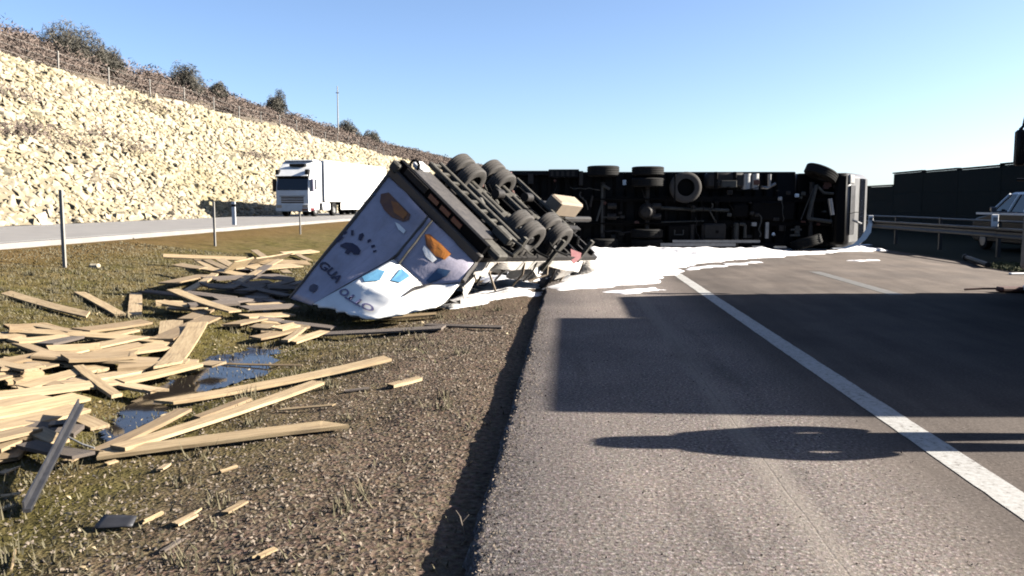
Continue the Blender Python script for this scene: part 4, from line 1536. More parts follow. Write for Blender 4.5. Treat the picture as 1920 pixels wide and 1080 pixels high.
def sheet(name, ctrl, m, parent, nu=14, nv=18, amp=0.05, seed=0.0, thick=0.03, rag=0.0):
    g = sheet_pts(ctrl, nu, nv, amp, seed)
    if rag:
        rr_ = np.random.default_rng(int(seed * 10) + 3)
        w_ = rr_.uniform(-1.0, 0.5, nu + 1)[:, None] * rag
        g[-1] += (g[-1] - g[-2]) * w_
        g[-2] += (g[-1] - g[-2]) * w_ * 0.3
        g[-1, :, 1] += rr_.uniform(-0.05, 0.05, nu + 1)
    mb = MB()
    vs = [tuple(p) for p in g.reshape(-1, 3)]
    fs = [(j * (nu + 1) + i, j * (nu + 1) + i + 1, (j + 1) * (nu + 1) + i + 1, (j + 1) * (nu + 1) + i) for j in range(nv) for i in range(nu)]
    o = mb.add(vs, fs).build(name, m, parent, fixn=True)
    o.data.polygons.foreach_set('use_smooth', [True] * len(o.data.polygons))
    md = o.modifiers.new('thickness', 'SOLIDIFY')
    md.thickness = thick
    md.offset = 0
    return o, g


def on_sheet(g, a, b_, lift=0.02):
    """point on sheet grid at fractions a (across), b_ (down), lifted towards the viewer side"""
    nv, nu = g.shape[0] - 1, g.shape[1] - 1
    a = min(max(a, 0), 0.9999) * nu
    b_ = min(max(b_, 0), 0.9999) * nv
    i, j = int(a), int(b_)
    fa, fb = a - i, b_ - j
    p = (g[j, i] * (1 - fa) + g[j, i + 1] * fa) * (1 - fb) + (g[j + 1, i] * (1 - fa) + g[j + 1, i + 1] * fa) * fb
    e1 = g[j, i + 1] - g[j, i]
    e2 = g[j + 1, i] - g[j, i]
    nn = np.cross(e1, e2)
    nn /= np.linalg.norm(nn) + 1e-9
    camv = np.array(TI @ Vector((0, 0, CAM_H))) - p
    if nn.dot(camv) < 0:
        nn = -nn
    return p + nn * lift


def to_uv(g, pxy):
    """closest fractions (a,b) on a sheet for a photo pixel"""
    nv, nu = g.shape[0] - 1, g.shape[1] - 1
    w = (np.array(tm.to_3x3()) @ g.reshape(-1, 3).T).T + np.array(tm.translation)
    c = (w - np.array([0, 0, CAM_H])) @ Rinv.T
    sx = 960 + FOC * c[:, 0] / -c[:, 2]
    sy = 540 - FOC * c[:, 1] / -c[:, 2]
    sx = sx.reshape(nv + 1, nu + 1)
    sy = sy.reshape(nv + 1, nu + 1)
    ca, cb_, hw_ = 0.5, 0.5, 0.5
    for _ in range(5):
        aa, bb = np.meshgrid(np.clip(np.linspace(ca - hw_, ca + hw_, 31), 0, 1), np.clip(np.linspace(cb_ - hw_, cb_ + hw_, 31), 0, 1))
        A_ = np.minimum(aa * nu, nu - 1e-6)
        B_ = np.minimum(bb * nv, nv - 1e-6)
        i, j = A_.astype(int), B_.astype(int)
        fa, fb = A_ - i, B_ - j
        f4 = lambda q: (q[j, i] * (1 - fa) + q[j, i + 1] * fa) * (1 - fb) + (q[j + 1, i] * (1 - fa) + q[j + 1, i + 1] * fa) * fb
        d = (f4(sx) - pxy[0]) ** 2 + (f4(sy) - pxy[1]) ** 2
        m_ = np.unravel_index(np.argmin(d), d.shape)
        ca, cb_ = float(aa[m_]), float(bb[m_])
        hw_ *= 0.15
    return ca, cb_


def print_patch(name, g, poly_px, m, parent, lift=0.035, sub=6):
    """a flat printed shape following the sheet; outline given as it sits in the photo"""
    uv = [to_uv(g, p) for p in poly_px]
    cx = sum(p[0] for p in uv) / len(uv)
    cy = sum(p[1] for p in uv) / len(uv)
    vs, fs = [on_sheet(g, cx, cy, lift)], []
    n_ = len(uv)
    for k in range(1, sub + 1):
        for (a, b_) in uv:
            vs.append(on_sheet(g, cx + (a - cx) * k / sub, cy + (b_ - cy) * k / sub, lift))
    for i in range(n_):
        fs.append((0, 1 + i, 1 + (i + 1) % n_))
        for k in range(sub - 1):
            a0 = 1 + k * n_
            fs.append((a0 + i, a0 + n_ + i, a0 + n_ + (i + 1) % n_, a0 + (i + 1) % n_))
    return MB().add(vs, fs).build(name, m, parent)


def print_text(name, g, txt, p0, p1, hpx, m, parent, flip=False, lift=0.035):
    """lettering between two photo points along its baseline, laid onto the sheet"""
    cu = bpy.data.curves.new(name, 'FONT')
    cu.body = txt
    cu.size = 1.0
    cu.offset = 0.035
    cu.resolution_u = 3
    to = bpy.data.objects.new(name, cu)
    COL.objects.link(to)
    bpy.context.view_layer.update()
    dg = bpy.context.evaluated_depsgraph_get()
    me = bpy.data.meshes.new_from_object(to.evaluated_get(dg))
    bpy.data.objects.remove(to)
    co = np.array([v.co[:] for v in me.vertices])
    mn, mx = co.min(0), co.max(0)
    q0, q1 = np.array(p0, float), np.array(p1, float)
    d = (q1 - q0)
    L_ = np.linalg.norm(d)
    dn = d / L_
    upv = np.array([dn[1], -dn[0]]) if not flip else np.array([-dn[1], dn[0]])
    # affine map from the sheet's fractions, fitted at three photo points
    c0 = np.array(to_uv(g, q0))
    c1 = np.array(to_uv(g, q1))
    c2 = np.array(to_uv(g, q0 + upv * hpx))
    for v in me.vertices:
        s = (v.co.x - mn[0]) / (mx[0] - mn[0])
        t = (v.co.y - mn[1]) / (mx[1] - mn[1])
        a, b_ = c0 + (c1 - c0) * s + (c2 - c0) * t
        v.co = Vector(on_sheet(g, a, b_, lift))
    me.materials.clear()
    o = link(name, me, m, parent)
    return o


pA, pB = Vector((0, 0, 0)), Vector((TW, 0, 0))
pM = Vector((TW * 0.5, -0.10, 0))
pC = T(545, 560, 16.6)
pF = T(738, 487, 16.05)
pG_ = T(586, 573, 15.75)
left_door, gL = sheet('rear_door', [[pA, pM], [(pA * 0.52 + pC * 0.48), pF * 0.97 + pM * 0.03], [pC, pG_]], 'panel_grey', trailer, 16, 22, 0.04, 2.0)
pK = T(838, 566, 14.9)
pQ = T(795, 537, 15.55)
right_door, gR = sheet('rear_door', [[pM, pB * 0.5 + pM * 0.5, pB], [pF, pQ, T(868, 528, 15.2)]], 'panel_grey', trailer, 18, 12, 0.04, 5.0)  # white doors in lilac grey: shade put into the colour, lit fold stays white
low_door, gD = sheet('folded_door_panel', [[pF, pQ, T(862, 532, 15.25)], [T(660, 530, 15.35), T(742, 560, 14.75), T(835, 566, 14.75)], [pG_ + Vector((0, -0.03, 0)), T(700, 600, 14.2), T(815, 577, 14.5)]], 'panel_white', trailer, 26, 20, 0.05, 8.0, 0.03, 0.7)
# dark edge strips
def edge_strip(name, pts_, r, m, parent):
    return MB().path(pts_, r, 6).build(name, m, parent)


edge_strip('door_edge', [gL[j, 0] for j in range(0, 23, 2)], 0.045, 'edge_dark', left_door)
edge_strip('door_edge', [gL[j, 16] for j in range(0, 23, 2)], 0.03, 'edge_dark', left_door)
edge_strip('door_edge', [gR[j, 18] for j in range(0, 13, 2)], 0.04, 'edge_dark', right_door)
edge_strip('locking_bar', [on_sheet(gR, 0.10, k / 8, 0.05) for k in range(9)], 0.018, 'rail_grey', right_door)
# printed marks on the doors
for (poly, m_) in (([(632, 448), (640, 443), (647, 446), (637, 455), (631, 456)], 0), ([(644, 438), (651, 434), (653, 438), (648, 441)], 0), ([(660, 433), (665, 433), (665, 443), (660, 443)], 0), ([(675, 441), (682, 438), (684, 443), (678, 453), (673, 450)], 0), ([(690, 452), (696, 449), (698, 453), (691, 457)], 0), ([(697, 462), (704, 460), (705, 464), (698, 467)], 0), ([(700, 472), (707, 470), (707, 473), (701, 475)], 0)):
    print_patch('logo_ray', gL, poly, 'print_navy', left_door)
print_patch('logo_disc', gL, [(640, 460), (650, 456), (662, 457), (672, 463), (678, 472), (675, 479), (664, 478), (660, 472), (655, 479), (648, 476), (652, 469), (645, 466), (640, 464)], 'print_navy', left_door)
print_text('lettering', gL, 'GUA', (598, 500), (632, 534), 16, 'print_navy', left_door)
print_patch('logo_smudge', gL, [(583, 538), (590, 534), (598, 537), (596, 545), (588, 551), (581, 546)], 'print_navy', left_door)
print_patch('orange_print', gL, [(716, 365), (730, 362), (752, 384), (771, 403), (768, 414), (757, 417), (735, 408), (722, 395), (714, 380)], 'print_brown', left_door)
print_patch('orange_print', gL, [(735, 378), (748, 382), (766, 402), (758, 412), (741, 400)], 'print_orange', left_door, 0.045)
print_patch('round_badge', gL, [(700, 362), (704, 361), (706, 364), (704, 368), (700, 367)], 'print_darkblue', left_door)
print_patch('white_print', gL, [(742, 418), (750, 422), (762, 434), (758, 440), (748, 432)], 'panel_white', left_door)
print_patch('orange_print', gR, [(797, 441), (806, 440), (826, 458), (846, 478), (834, 489), (818, 482), (800, 462)], 'print_orange', right_door)
print_patch('white_print', gR, [(796, 462), (805, 470), (820, 488), (812, 494), (800, 484), (793, 470)], 'panel_white', right_door)
print_patch('blue_print', gD, [(680, 522), (708, 508), (722, 511), (712, 529), (684, 531)], 'print_blue', low_door)
print_patch('blue_print', gD, [(752, 506), (764, 516), (768, 521), (750, 533), (733, 529)], 'print_blue', low_door)
print_patch('blue_print', gR, [(822, 505), (846, 510), (838, 521), (806, 534), (800, 528)], 'print_darkblue', right_door)
print_patch('dark_tear', gD, [(806, 522), (812, 524), (780, 544), (757, 560), (754, 559), (776, 541)], 'edge_dark', low_door, 0.04)
print_text('lettering', gD, 'OTTO', (706, 580), (648, 539), 12, 'print_violet', low_door, flip=False)

# ---- floor, rear sill and tail frame
def tbox(name, m, x0, x1, y0, y1, z0, z1, ch=0.0, parent=trailer):
    return MB().box(x0, x1, y0, y1, z0, z1, ch).build(name, m, parent)


tbox('floor', 'chassis_grey', 0.0, TW, 0.06, TL, -0.10, 0.0)
tbox('rear_frame', 'edge_dark', -0.03, TW + 0.03, -0.06, 0.06, -0.17, 0.02, 0.02)
tbox('corner_casting', 'rail_grey', -0.06, 0.14, -0.09, 0.1, -0.30, -0.10, 0.03)
tbox('rear_sill', 'chassis', 0.02, TW - 0.02, 0.02, 0.14, -0.36, -0.17)
for k in range(3):
    tbox('tail_lamp', 'red_lamp', 0.95 + k * 0.32, 1.2 + k * 0.32, -0.005, 0.02, -0.31, -0.22)
tbox('licence_panel', 'chassis_grey', 0.25, 0.85, -0.004, 0.02, -0.34, -0.22)
tbox('tail_lift_plate', 'edge_dark', 0.25, TW - 0.25, 0.16, 0.72, -0.34, -0.28)
# crushed side walls and roof remains
sheet('side_wall', [[Vector((0, 0.02, 0)), Vector((0, TL, 0))], [Vector((-0.05, 0.1, 1.5)), Vector((0.15, TL, 1.3))], [pC + Vector((0.02, 0.05, 0)), pC + Vector((0.2, TL - 0.3, -0.3))]], 'panel_white', trailer, 20, 10, 0.08, 3.0)
rw = random.Random(5)
ncol = 14
rows_ = [[Vector((TW + 0.02 * q, 0.05 + (TL - 0.1) * c_ / (ncol - 1), 0)) for c_ in range(ncol)] for q in (0,)]
rows_.append([Vector((TW + rw.uniform(-0.10, 0.14), 0.05 + (TL - 0.1) * c_ / (ncol - 1) + rw.uniform(-.1, .1), 0.18 + rw.uniform(-0.05, 0.08))) for c_ in range(ncol)])
rows_.append([Vector((TW - 0.05 + rw.uniform(-0.22, 0.16), 0.05 + (TL - 0.1) * c_ / (ncol - 1) + rw.uniform(-.12, .12), 0.36 + rw.uniform(-0.10, 0.14))) for c_ in range(ncol)])
rows_.append([Vector((TW - 0.12 + rw.uniform(-0.30, 0.22), 0.05 + (TL - 0.1) * c_ / (ncol - 1) + rw.uniform(-.14, .14), 0.62 + rw.uniform(-0.25, 0.20))) for c_ in range(ncol)])
o = sheet('side_wall', rows_, 'panel_torn', trailer, 39, 12, 0.05, 4.0, 0.012, 1.5)[0]
o.data.polygons.foreach_set('use_smooth', [False] * len(o.data.polygons))
for k in range(9):
    y_ = 0.3 + k * 0.52 + rw.uniform(-.15, .15)
    MB().path([(TW, y_, 0.02), (TW + rw.uniform(-0.1, 0.15), y_ + rw.uniform(-.1, .1), 0.25), (TW + rw.uniform(-0.25, 0.2), y_ + rw.uniform(-.25, .25), 0.42 + rw.uniform(0, 0.2))], 0.022, 5).build('broken_stake', 'tan_box' if k % 2 else 'edge_dark', trailer)
# main rails and cross members
for x_ in (0.80, TW - 0.80):
    MB().box(x_ - 0.06, x_ + 0.06, 0.2, TL, -0.13, -0.101).box(x_ - 0.012, x_ + 0.012, 0.2, TL, -0.28, -0.13).box(x_ - 0.06, x_ + 0.06, 0.2, TL, -0.31, -0.28).build('main_rail', 'chassis_grey', trailer)
for k in range(11):
    y_ = 0.35 + k * 0.46
    MB().box(0.05, TW - 0.05, y_ - 0.03, y_ + 0.03, -0.20, -0.101).build('cross_member', 'chassis_grey', trailer)
# ladder-like under-run bumper: two pale bars with rungs
for (y_, z_) in ((0.86, -0.44), (1.16, -0.47)):
    MB().box(0.04, TW - 0.02, y_, y_ + 0.085, z_, z_ + 0.10, 0.015).build('underrun_bar', 'rail_grey', trailer)
for k in range(9):
    x_ = 0.12 + k * (TW - 0.26) / 8
    MB().box(x_ - 0.035, x_ + 0.035, 0.945, 1.16, -0.43, -0.37).build('rung', 'rail_grey', trailer)
for x_ in (0.5, TW - 0.5):
    MB().box(x_ - 0.06, x_ + 0.06, 0.88, 1.2, -0.37, -0.2).build('bar_bracket', 'chassis', trailer)
MB().box(TW - 0.42, TW - 0.02, 0.62, 0.85, -0.54, -0.36, 0.03).build('lamp_cluster', 'rail_grey', trailer)
MB().path([(TW - 0.1, 0.75, -0.5), (TW + 0.22, 0.72, -0.55), (TW + 0.22, 0.6, -0.36), (TW - 0.05, 0.6, -0.30)], 0.025, 6).build('bent_bracket', 'rail_grey', trailer)
MB().box(TW - 0.25, TW + 0.22, 0.15, 0.5, -0.34, -0.20, 0.03).build('marker_lamp_box', 'rail_grey', trailer)
lp = MB()
for k in range(14):
    a0, a1 = k * math.pi * 2 / 14, (k + 1) * math.pi * 2 / 14
    lp.tube((0.16 + 0.10 * math.cos(a0), 0.3, -0.36 + 0.10 * math.sin(a0)), (0.16 + 0.10 * math.cos(a1), 0.3, -0.36 + 0.10 * math.sin(a1)), 0.025, seg=6)
lp.build('hook_ring', 'chassis', trailer)
MB().box(0.0, 0.28, 0.42, 0.7, -0.40, -0.26, 0.05).build('end_cap', 'white_plastic', trailer)
# axles, wheels
for y_ in (1.72, 2.95):
    MB().tube((0.2, y_, -0.42), (TW - 0.2, y_, -0.42), 0.065, seg=10).build('axle', 'rail_grey', trailer, True)
    for (x_, s_) in ((0.20, -1), (0.53, -1), (TW - 0.53, 1), (TW - 0.20, 1)):
        add_wheel(trailer, (x_, y_, -0.42), (s_, 0, 0), 0.36, 0.28, 'rubber_dusty', 'chassis_grey')
    for x_ in (0.88, TW - 0.88):
        MB().path([(x_, y_ - 0.55, -0.32), (x_, y_, -0.46), (x_, y_ + 0.55, -0.32)], 0.05, 6).build('leaf_spring', 'rail_grey', trailer)
        MB().box(x_ - 0.05, x_ + 0.05, y_ + 0.5, y_ + 0.62, -0.52, -0.28, 0.02).build('spring_hanger', 'rail_grey', trailer)
    MB().tube((1.05, y_ + 0.2, -0.54), (1.05, y_ + 0.45, -0.54), 0.1, seg=12).build('brake_chamber', 'chassis_grey', trailer, True)
for (x0_, y0_, x1_, y1_, z_) in ((0.72, 1.42, TW - 0.1, 1.42, -0.46), (0.75, 2.34, TW - 0.75, 2.36, -0.52), (0.3, 3.9, TW - 0.5, 3.9, -0.5)):
    MB().tube((x0_, y0_, z_), (x1_, y1_, z_), 0.05, seg=8).build('cross_tube', 'rail_grey', trailer, True)
    MB().box(x0_ + 0.2, x1_ - 0.2, y0_ - 0.14, y0_ + 0.14, z_ + 0.055, z_ + 0.22).build('cross_beam', 'chassis', trailer)
MB().box(1.15, 1.5, 3.95, 5.1, -0.80, -0.42, 0.04).build('tool_box', 'tan_box', trailer)
for (x_, y_) in ((TW - 0.05, 1.2), (TW - 0.0, 2.75), (TW - 0.02, 4.2)):
    MB().box(x_ - 0.03, x_ + 0.05, y_, y_ + 0.10, -0.55, 0.25).build('support_leg', 'rail_grey', trailer)
MB().add([(TW - .1, 3.7, -0.25), (TW + 0.02, 4.3, -0.2), (TW + 0.06, 4.0, 0.1)], [(0, 1, 2)]).build('torn_red_sheet', 'pink_sheet', trailer)
MB().tube((TW * 0.5, TL, -0.2), (TW * 0.5, TL + 1.4, -0.25), 0.07, seg=8).build('drawbar', 'chassis_grey', trailer)


rw = random.Random(9)
for k in range(12):
    x_, y_ = rw.uniform(0.3, TW - 0.3), rw.uniform(1.3, 4.6)
    pts_ = [Vector((x_, y_, -0.34))]
    for q in range(5):
        pts_.append(pts_[-1] + Vector((rw.uniform(0.02, 0.22), rw.uniform(-0.16, 0.16), rw.uniform(-0.07, 0.07))))
    MB().path(pts_, rw.choice((0.012, 0.016, 0.022)), 6).build('hose', rw.choice(('chassis', 'rubber', 'rail_grey')), trailer)
for k in range(16):
    x_, y_, w_ = rw.uniform(0.3, TW - 0.2), rw.uniform(1.3, 4.8), rw.uniform(0.04, 0.12)
    MB().box(x_ - w_, x_ + w_ * 0.6, y_ - w_ * 0.5, y_ + w_ * 0.5, -0.46, -0.28, 0.02, Matrix.Translation((x_, y_, -0.36)) @ Matrix.Rotation(rw.uniform(-.6, .6), 4, 'Y') @ Matrix.Translation((-x_, -y_, 0.36))).build('bracket', rw.choice(('chassis_grey', 'rail_grey', 'chassis', 'rust')), trailer)


# ================================================================== PLANKS
def plank_mesh(L_, W_, Th, warp, seed):
    """plank along local x, face up z, edges slightly uneven, sawn or split ends"""
    rs = random.Random(seed)
    nseg = 8
    vs, fs = [], []
    e0 = [rs.uniform(0, 0.05) * (5 if rs.random() < 0.3 else 1) for _ in range(2)]
    e1 = [rs.uniform(0, 0.05) * (5 if rs.random() < 0.3 else 1) for _ in range(2)]
    for k in range(nseg + 1):
        t = k / nseg
        x = (t - 0.5) * L_
        z = warp * (4 * (t - 0.5) ** 2)
        for sy, j in ((-1, 0), (1, 1)):
            xx = x + (e0[j] if k == 0 else (-e1[j] if k == nseg else 0))
            wy = sy * (W_ / 2 + rs.uniform(-0.003, 0.003))
            vs += [(xx, wy, z - Th / 2), (xx, wy, z + Th / 2)]
    for k in range(nseg):
        a = 4 * k
        b_ = a + 4
        fs += [(a + 1, a + 3, b_ + 3, b_ + 1), (a, b_, b_ + 2, a + 2), (a, a + 1, b_ + 1, b_), (a + 2, b_ + 2, b_ + 3, a + 3)]
    fs += [(0, 2, 3, 1), (4 * nseg, 4 * nseg + 1, 4 * nseg + 3, 4 * nseg + 2)]
    mb = MB()
    mb.add(vs, fs)
    return mb


def cam_px(p):
    c = CAM_R.transposed() @ (p - Vector((0, 0, CAM_H)))
    return Vector((960 + FOC * c.x / -c.z, 540 - FOC * c.y / -c.z))


def plank(x0, y0, x1, y1, wpx, lab, lift=0.0, W_=None, Th=0.028, m='wood', name='plank', cat='plank', grp='planks spilled from the trailer', lift2=None):
    lift2 = lift if lift2 is None else lift2
    a = G(x0, y0, gz, lift)
    b_ = G(x1, y1, gz, lift2)
    a.z = gz(a.x, a.y) + lift
    b_.z = gz(b_.x, b_.y) + lift2
    d = b_ - a
    L_ = d.length
    dx = d.normalized()
    side = Vector((0, 0, 1)).cross(dx)
    if side.length < 1e-3:
        side = Vector((0, 1, 0))
    side.normalize()
    if side.y < 0:
        side = -side
    up0 = dx.cross(side)
    if up0.z < 0:
        up0 = -up0
    mid = (a + b_) / 2
    # roll and width so that the face shows as broad as in the photo
    dp = (cam_px(b_) - cam_px(a))
    perp = Vector((-dp.y, dp.x)).normalized()
    best = None
    for w_ in ([W_] if W_ else [0.10, 0.13, 0.16, 0.20, 0.25, 0.30, 0.36]):
        for ph in (0, 6, 12, 18, 26, 35, 45):
            v_ = side * math.cos(R(ph)) + up0 * math.sin(R(ph))
            e = abs((cam_px(mid + v_ * w_ / 2) - cam_px(mid - v_ * w_ / 2)).dot(perp))
            cost = abs(e - wpx * 0.9) / wpx + ph * 0.006 + abs(w_ - 0.17) * 0.8
            if best is None or cost < best[0]:
                best = (cost, w_, ph, v_)
    _, w_, ph, v_ = best
    nz_ = dx.cross(v_)
    if nz_.z < 0:
        nz_ = -nz_
    xa = dx
    ya = nz_.cross(xa)
    mt = Matrix((xa, ya, nz_)).transposed().to_4x4()
    sag = max(0.0, max(gz((a.x * (1 - t) + b_.x * t), (a.y * (1 - t) + b_.y * t)) - (a.z * (1 - t) + b_.z * t) + lift * 0.3 for t in (0.25, 0.5, 0.75)))
    mt.translation = mid + Vector((0, 0, Th / 2 + abs(math.sin(R(ph))) * w_ / 2 + sag * 0.7 + 0.004))
    o = plank_mesh(L_, w_, Th, random.uniform(-0.015, 0.03) * min(L_, 2.5) / 2, random.random()).build(name, m)
    o.matrix_world = mt
    tag(o, lab, cat, grp)
    return o


PL = [
    (11, 555, 175, 600, 12, 'plank lying apart on the grass, farthest left of the loose planks, sloping down right', 0.02),
    (146, 548, 228, 593, 13, 'short plank on the grass pointing down right between two loose boards', 0.02),
    (255, 552, 253, 594, 27, 'short broad board lying end on to the camera on the grass', 0.01),
    (28, 624, 325, 645, 11, 'long plank running level across the top of the left heap, left end on the grass', 0.10),
    (148, 626, 289, 606, 10, 'plank rising to the right over the long level plank of the left heap', 0.12),
    (170, 640, 262, 620, 8, 'short plank tucked under the upper edge of the left heap', 0.06),
    (56, 611, 150, 627, 8, 'short plank at the upper left tip of the left heap', 0.13),
    (322, 601, 320, 636, 52, 'broad square board in the upper right of the left heap', 0.09),
    (372, 612, 312, 698, 40, 'broad pale board pointing towards us at the right end of the left heap', 0.16),
    (402, 594, 300, 640, 18, 'pale board running from the broad square board up to the right', 0.12),
    (388, 584, 345, 604, 14, 'short board behind the upper right corner of the left heap', 0.10),
    (33, 646, 108, 673, 12, 'short plank sloping down right at the left side of the heap', 0.12),
    (-30, 692, 192, 652, 13, 'plank rising right from the left frame edge through the middle of the heap', 0.10),
    (60, 668, 372, 686, 13, 'long plank crossing the heap level with its right end towards the puddle', 0.13),
    (160, 675, 274, 650, 13, 'plank rising right in the centre of the left heap', 0.16),
    (184, 672, 315, 655, 10, 'plank rising gently right beside the broad end board', 0.15),
    (374, 684, 416, 687, 11, 'short pale offcut at the edge of the puddle, end of the long level plank', 0.10),
    (-30, 706, 78, 702, 15, 'board at the left frame edge below the first rising plank', 0.09),
    (40, 732, 196, 690, 16, 'wide plank rising right in the lower middle of the left heap', 0.10),
    (20, 742, 150, 712, 14, 'wide plank partly under the bent long plank at left', 0.07),
    (-30, 752, 212, 722, 12, 'long plank from the left frame edge meeting the one that dips right', 0.14),
    (195, 718, 308, 740, 11, 'plank dipping right towards the puddle below the heap', 0.10),
    (-30, 790, 158, 752, 22, 'broad board at the top of the lower left stack', 0.10),
    (-30, 812, 150, 772, 26, 'broad board in the middle of the lower left stack', 0.08),
    (-40, 850, 110, 790, 30, 'broad board low in the lower left stack, rising right', 0.06),
    (5, 872, 60, 822, 30, 'bottom board of the lower left stack, pointing at the camera', 0.02),
    (-30, 772, 90, 748, 16, 'board lying along the upper edge of the lower left stack', 0.13),
    (-40, 830, 60, 806, 22, 'board jutting from the left frame edge in the lower left stack', 0.10),
    (142, 784, 190, 806, 22, 'short olive tinged board right of the dark metal bar', 0.01),
    (289, 768, 730, 680, 11, 'longest plank, reaching from the puddle up towards the trailer', 0.03),
    (178, 856, 350, 772, 15, 'plank rising right from the fan of planks in the foreground, leftmost of the fan', 0.03),
    (366, 789, 470, 750, 7, 'short thin plank between the two long planks in the foreground', 0.01),
    (212, 852, 602, 722, 12, 'long plank in the middle of the foreground fan', 0.05),
    (182, 858, 657, 797, 15, 'thick plank lying lowest in the foreground fan', 0.03),
    (723, 730, 792, 712, 6, 'small pale plank end on the gravel nearest the road edge', 0.01),
    (304, 484, 462, 490, 7, 'long plank along the far edge of the heap beside the trailer', 0.20),
    (366, 487, 408, 512, 8, 'short plank sloping down right in the far heap, leftmost of three', 0.16),
    (385, 489, 432, 510, 8, 'short plank sloping down right in the far heap, middle of three', 0.18),
    (412, 490, 452, 508, 10, 'short plank sloping down right in the far heap, rightmost of three', 0.20),
    (312, 533, 386, 517, 9, 'plank rising right at the left end of the far heap', 0.14),
    (430, 512, 470, 502, 16, 'square board end in the middle of the far heap', 0.20),
    (470, 508, 560, 500, 8, 'plank lying level in the far heap next to the trailer', 0.18),
    (450, 492, 580, 497, 7, 'plank lying behind the far heap towards the trailer', 0.14),
    (525, 479, 592, 474, 6, 'plank beyond the far heap, nearest the trailer corner', 0.06),
    (556, 478, 580, 490, 5, 'short stick leaning at the far right of the heap', 0.06),
    (323, 548, 442, 590, 12, 'pale plank sloping down right across the shaded heap', 0.24),
    (261, 548, 340, 557, 6, 'narrow plank pointing left out of the shaded heap', 0.06),
    (308, 580, 388, 585, 7, 'narrow plank lying level above the broad square board', 0.06),
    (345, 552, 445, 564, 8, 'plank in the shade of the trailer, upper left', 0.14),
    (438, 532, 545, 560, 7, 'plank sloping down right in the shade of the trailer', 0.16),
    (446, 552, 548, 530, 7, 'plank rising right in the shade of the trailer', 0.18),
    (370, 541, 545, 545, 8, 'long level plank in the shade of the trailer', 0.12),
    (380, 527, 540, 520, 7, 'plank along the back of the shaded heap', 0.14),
    (395, 566, 520, 570, 8, 'plank at the front of the shaded heap', 0.10),
    (455, 597, 546, 593, 7, 'pale plank lying level in front of the trailer corner', 0.08),
    (461, 582, 536, 578, 12, 'pale board just below the trailer corner', 0.10),
    (501, 580, 500, 600, 16, 'short block of timber below the trailer corner', 0.04),
    (502, 612, 500, 630, 26, 'square board end standing beside the puddle', 0.06),
    (477, 640, 572, 616, 11, 'plank rising right from the puddle to the trailer', 0.05),
    (546, 645, 612, 624, 10, 'plank nearest the trailer at the end of the puddle', 0.03),
    (515, 622, 560, 612, 10, 'short plank on top of the small heap by the puddle', 0.10),
    (501, 604, 628, 618, 6, 'dark weathered plank under the edge of the trailer', 0.03),
    (612, 632, 858, 619, 7, 'long weathered plank lying level in front of the trailer', 0.02),
    (797, 613, 948, 618, 4, 'thin dark lath pointing from the trailer to the road edge', 0.02),
    (897, 500, 1056, 443, 8, 'pale batten rising right along the crushed trailer side', 0.28),
    (700, 601, 820, 592, 5, 'splintered batten under the folded trailer door', 0.04),
    (250, 660, 350, 640, 10, 'board under the broad end board of the left heap', 0.08),
    (90, 690, 240, 678, 12, 'plank lying level under the middle of the left heap', 0.05),
    (0, 722, 120, 716, 12, 'plank from the left frame edge under the wide rising planks', 0.05),
]
DARK = {'dark weathered plank under the edge of the trailer', 'long weathered plank lying level in front of the trailer', 'thin dark lath pointing from the trailer to the road edge'}
for (x0, y0, x1, y1, w_, lab, lf) in PL:
    kw = {}
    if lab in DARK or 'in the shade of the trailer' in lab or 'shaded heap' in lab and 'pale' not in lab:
        kw['m'] = 'wood_grey'  # dark wood also puts the trailer's shade into the shaded planks' colour
    if 'batten rising right along' in lab:
        kw['lift2'] = 0.55
        kw['W_'] = 0.13
    if 'thin dark lath' in lab:
        kw['W_'] = 0.06
    plank(x0, y0, x1, y1, w_, lab, lf, **kw)

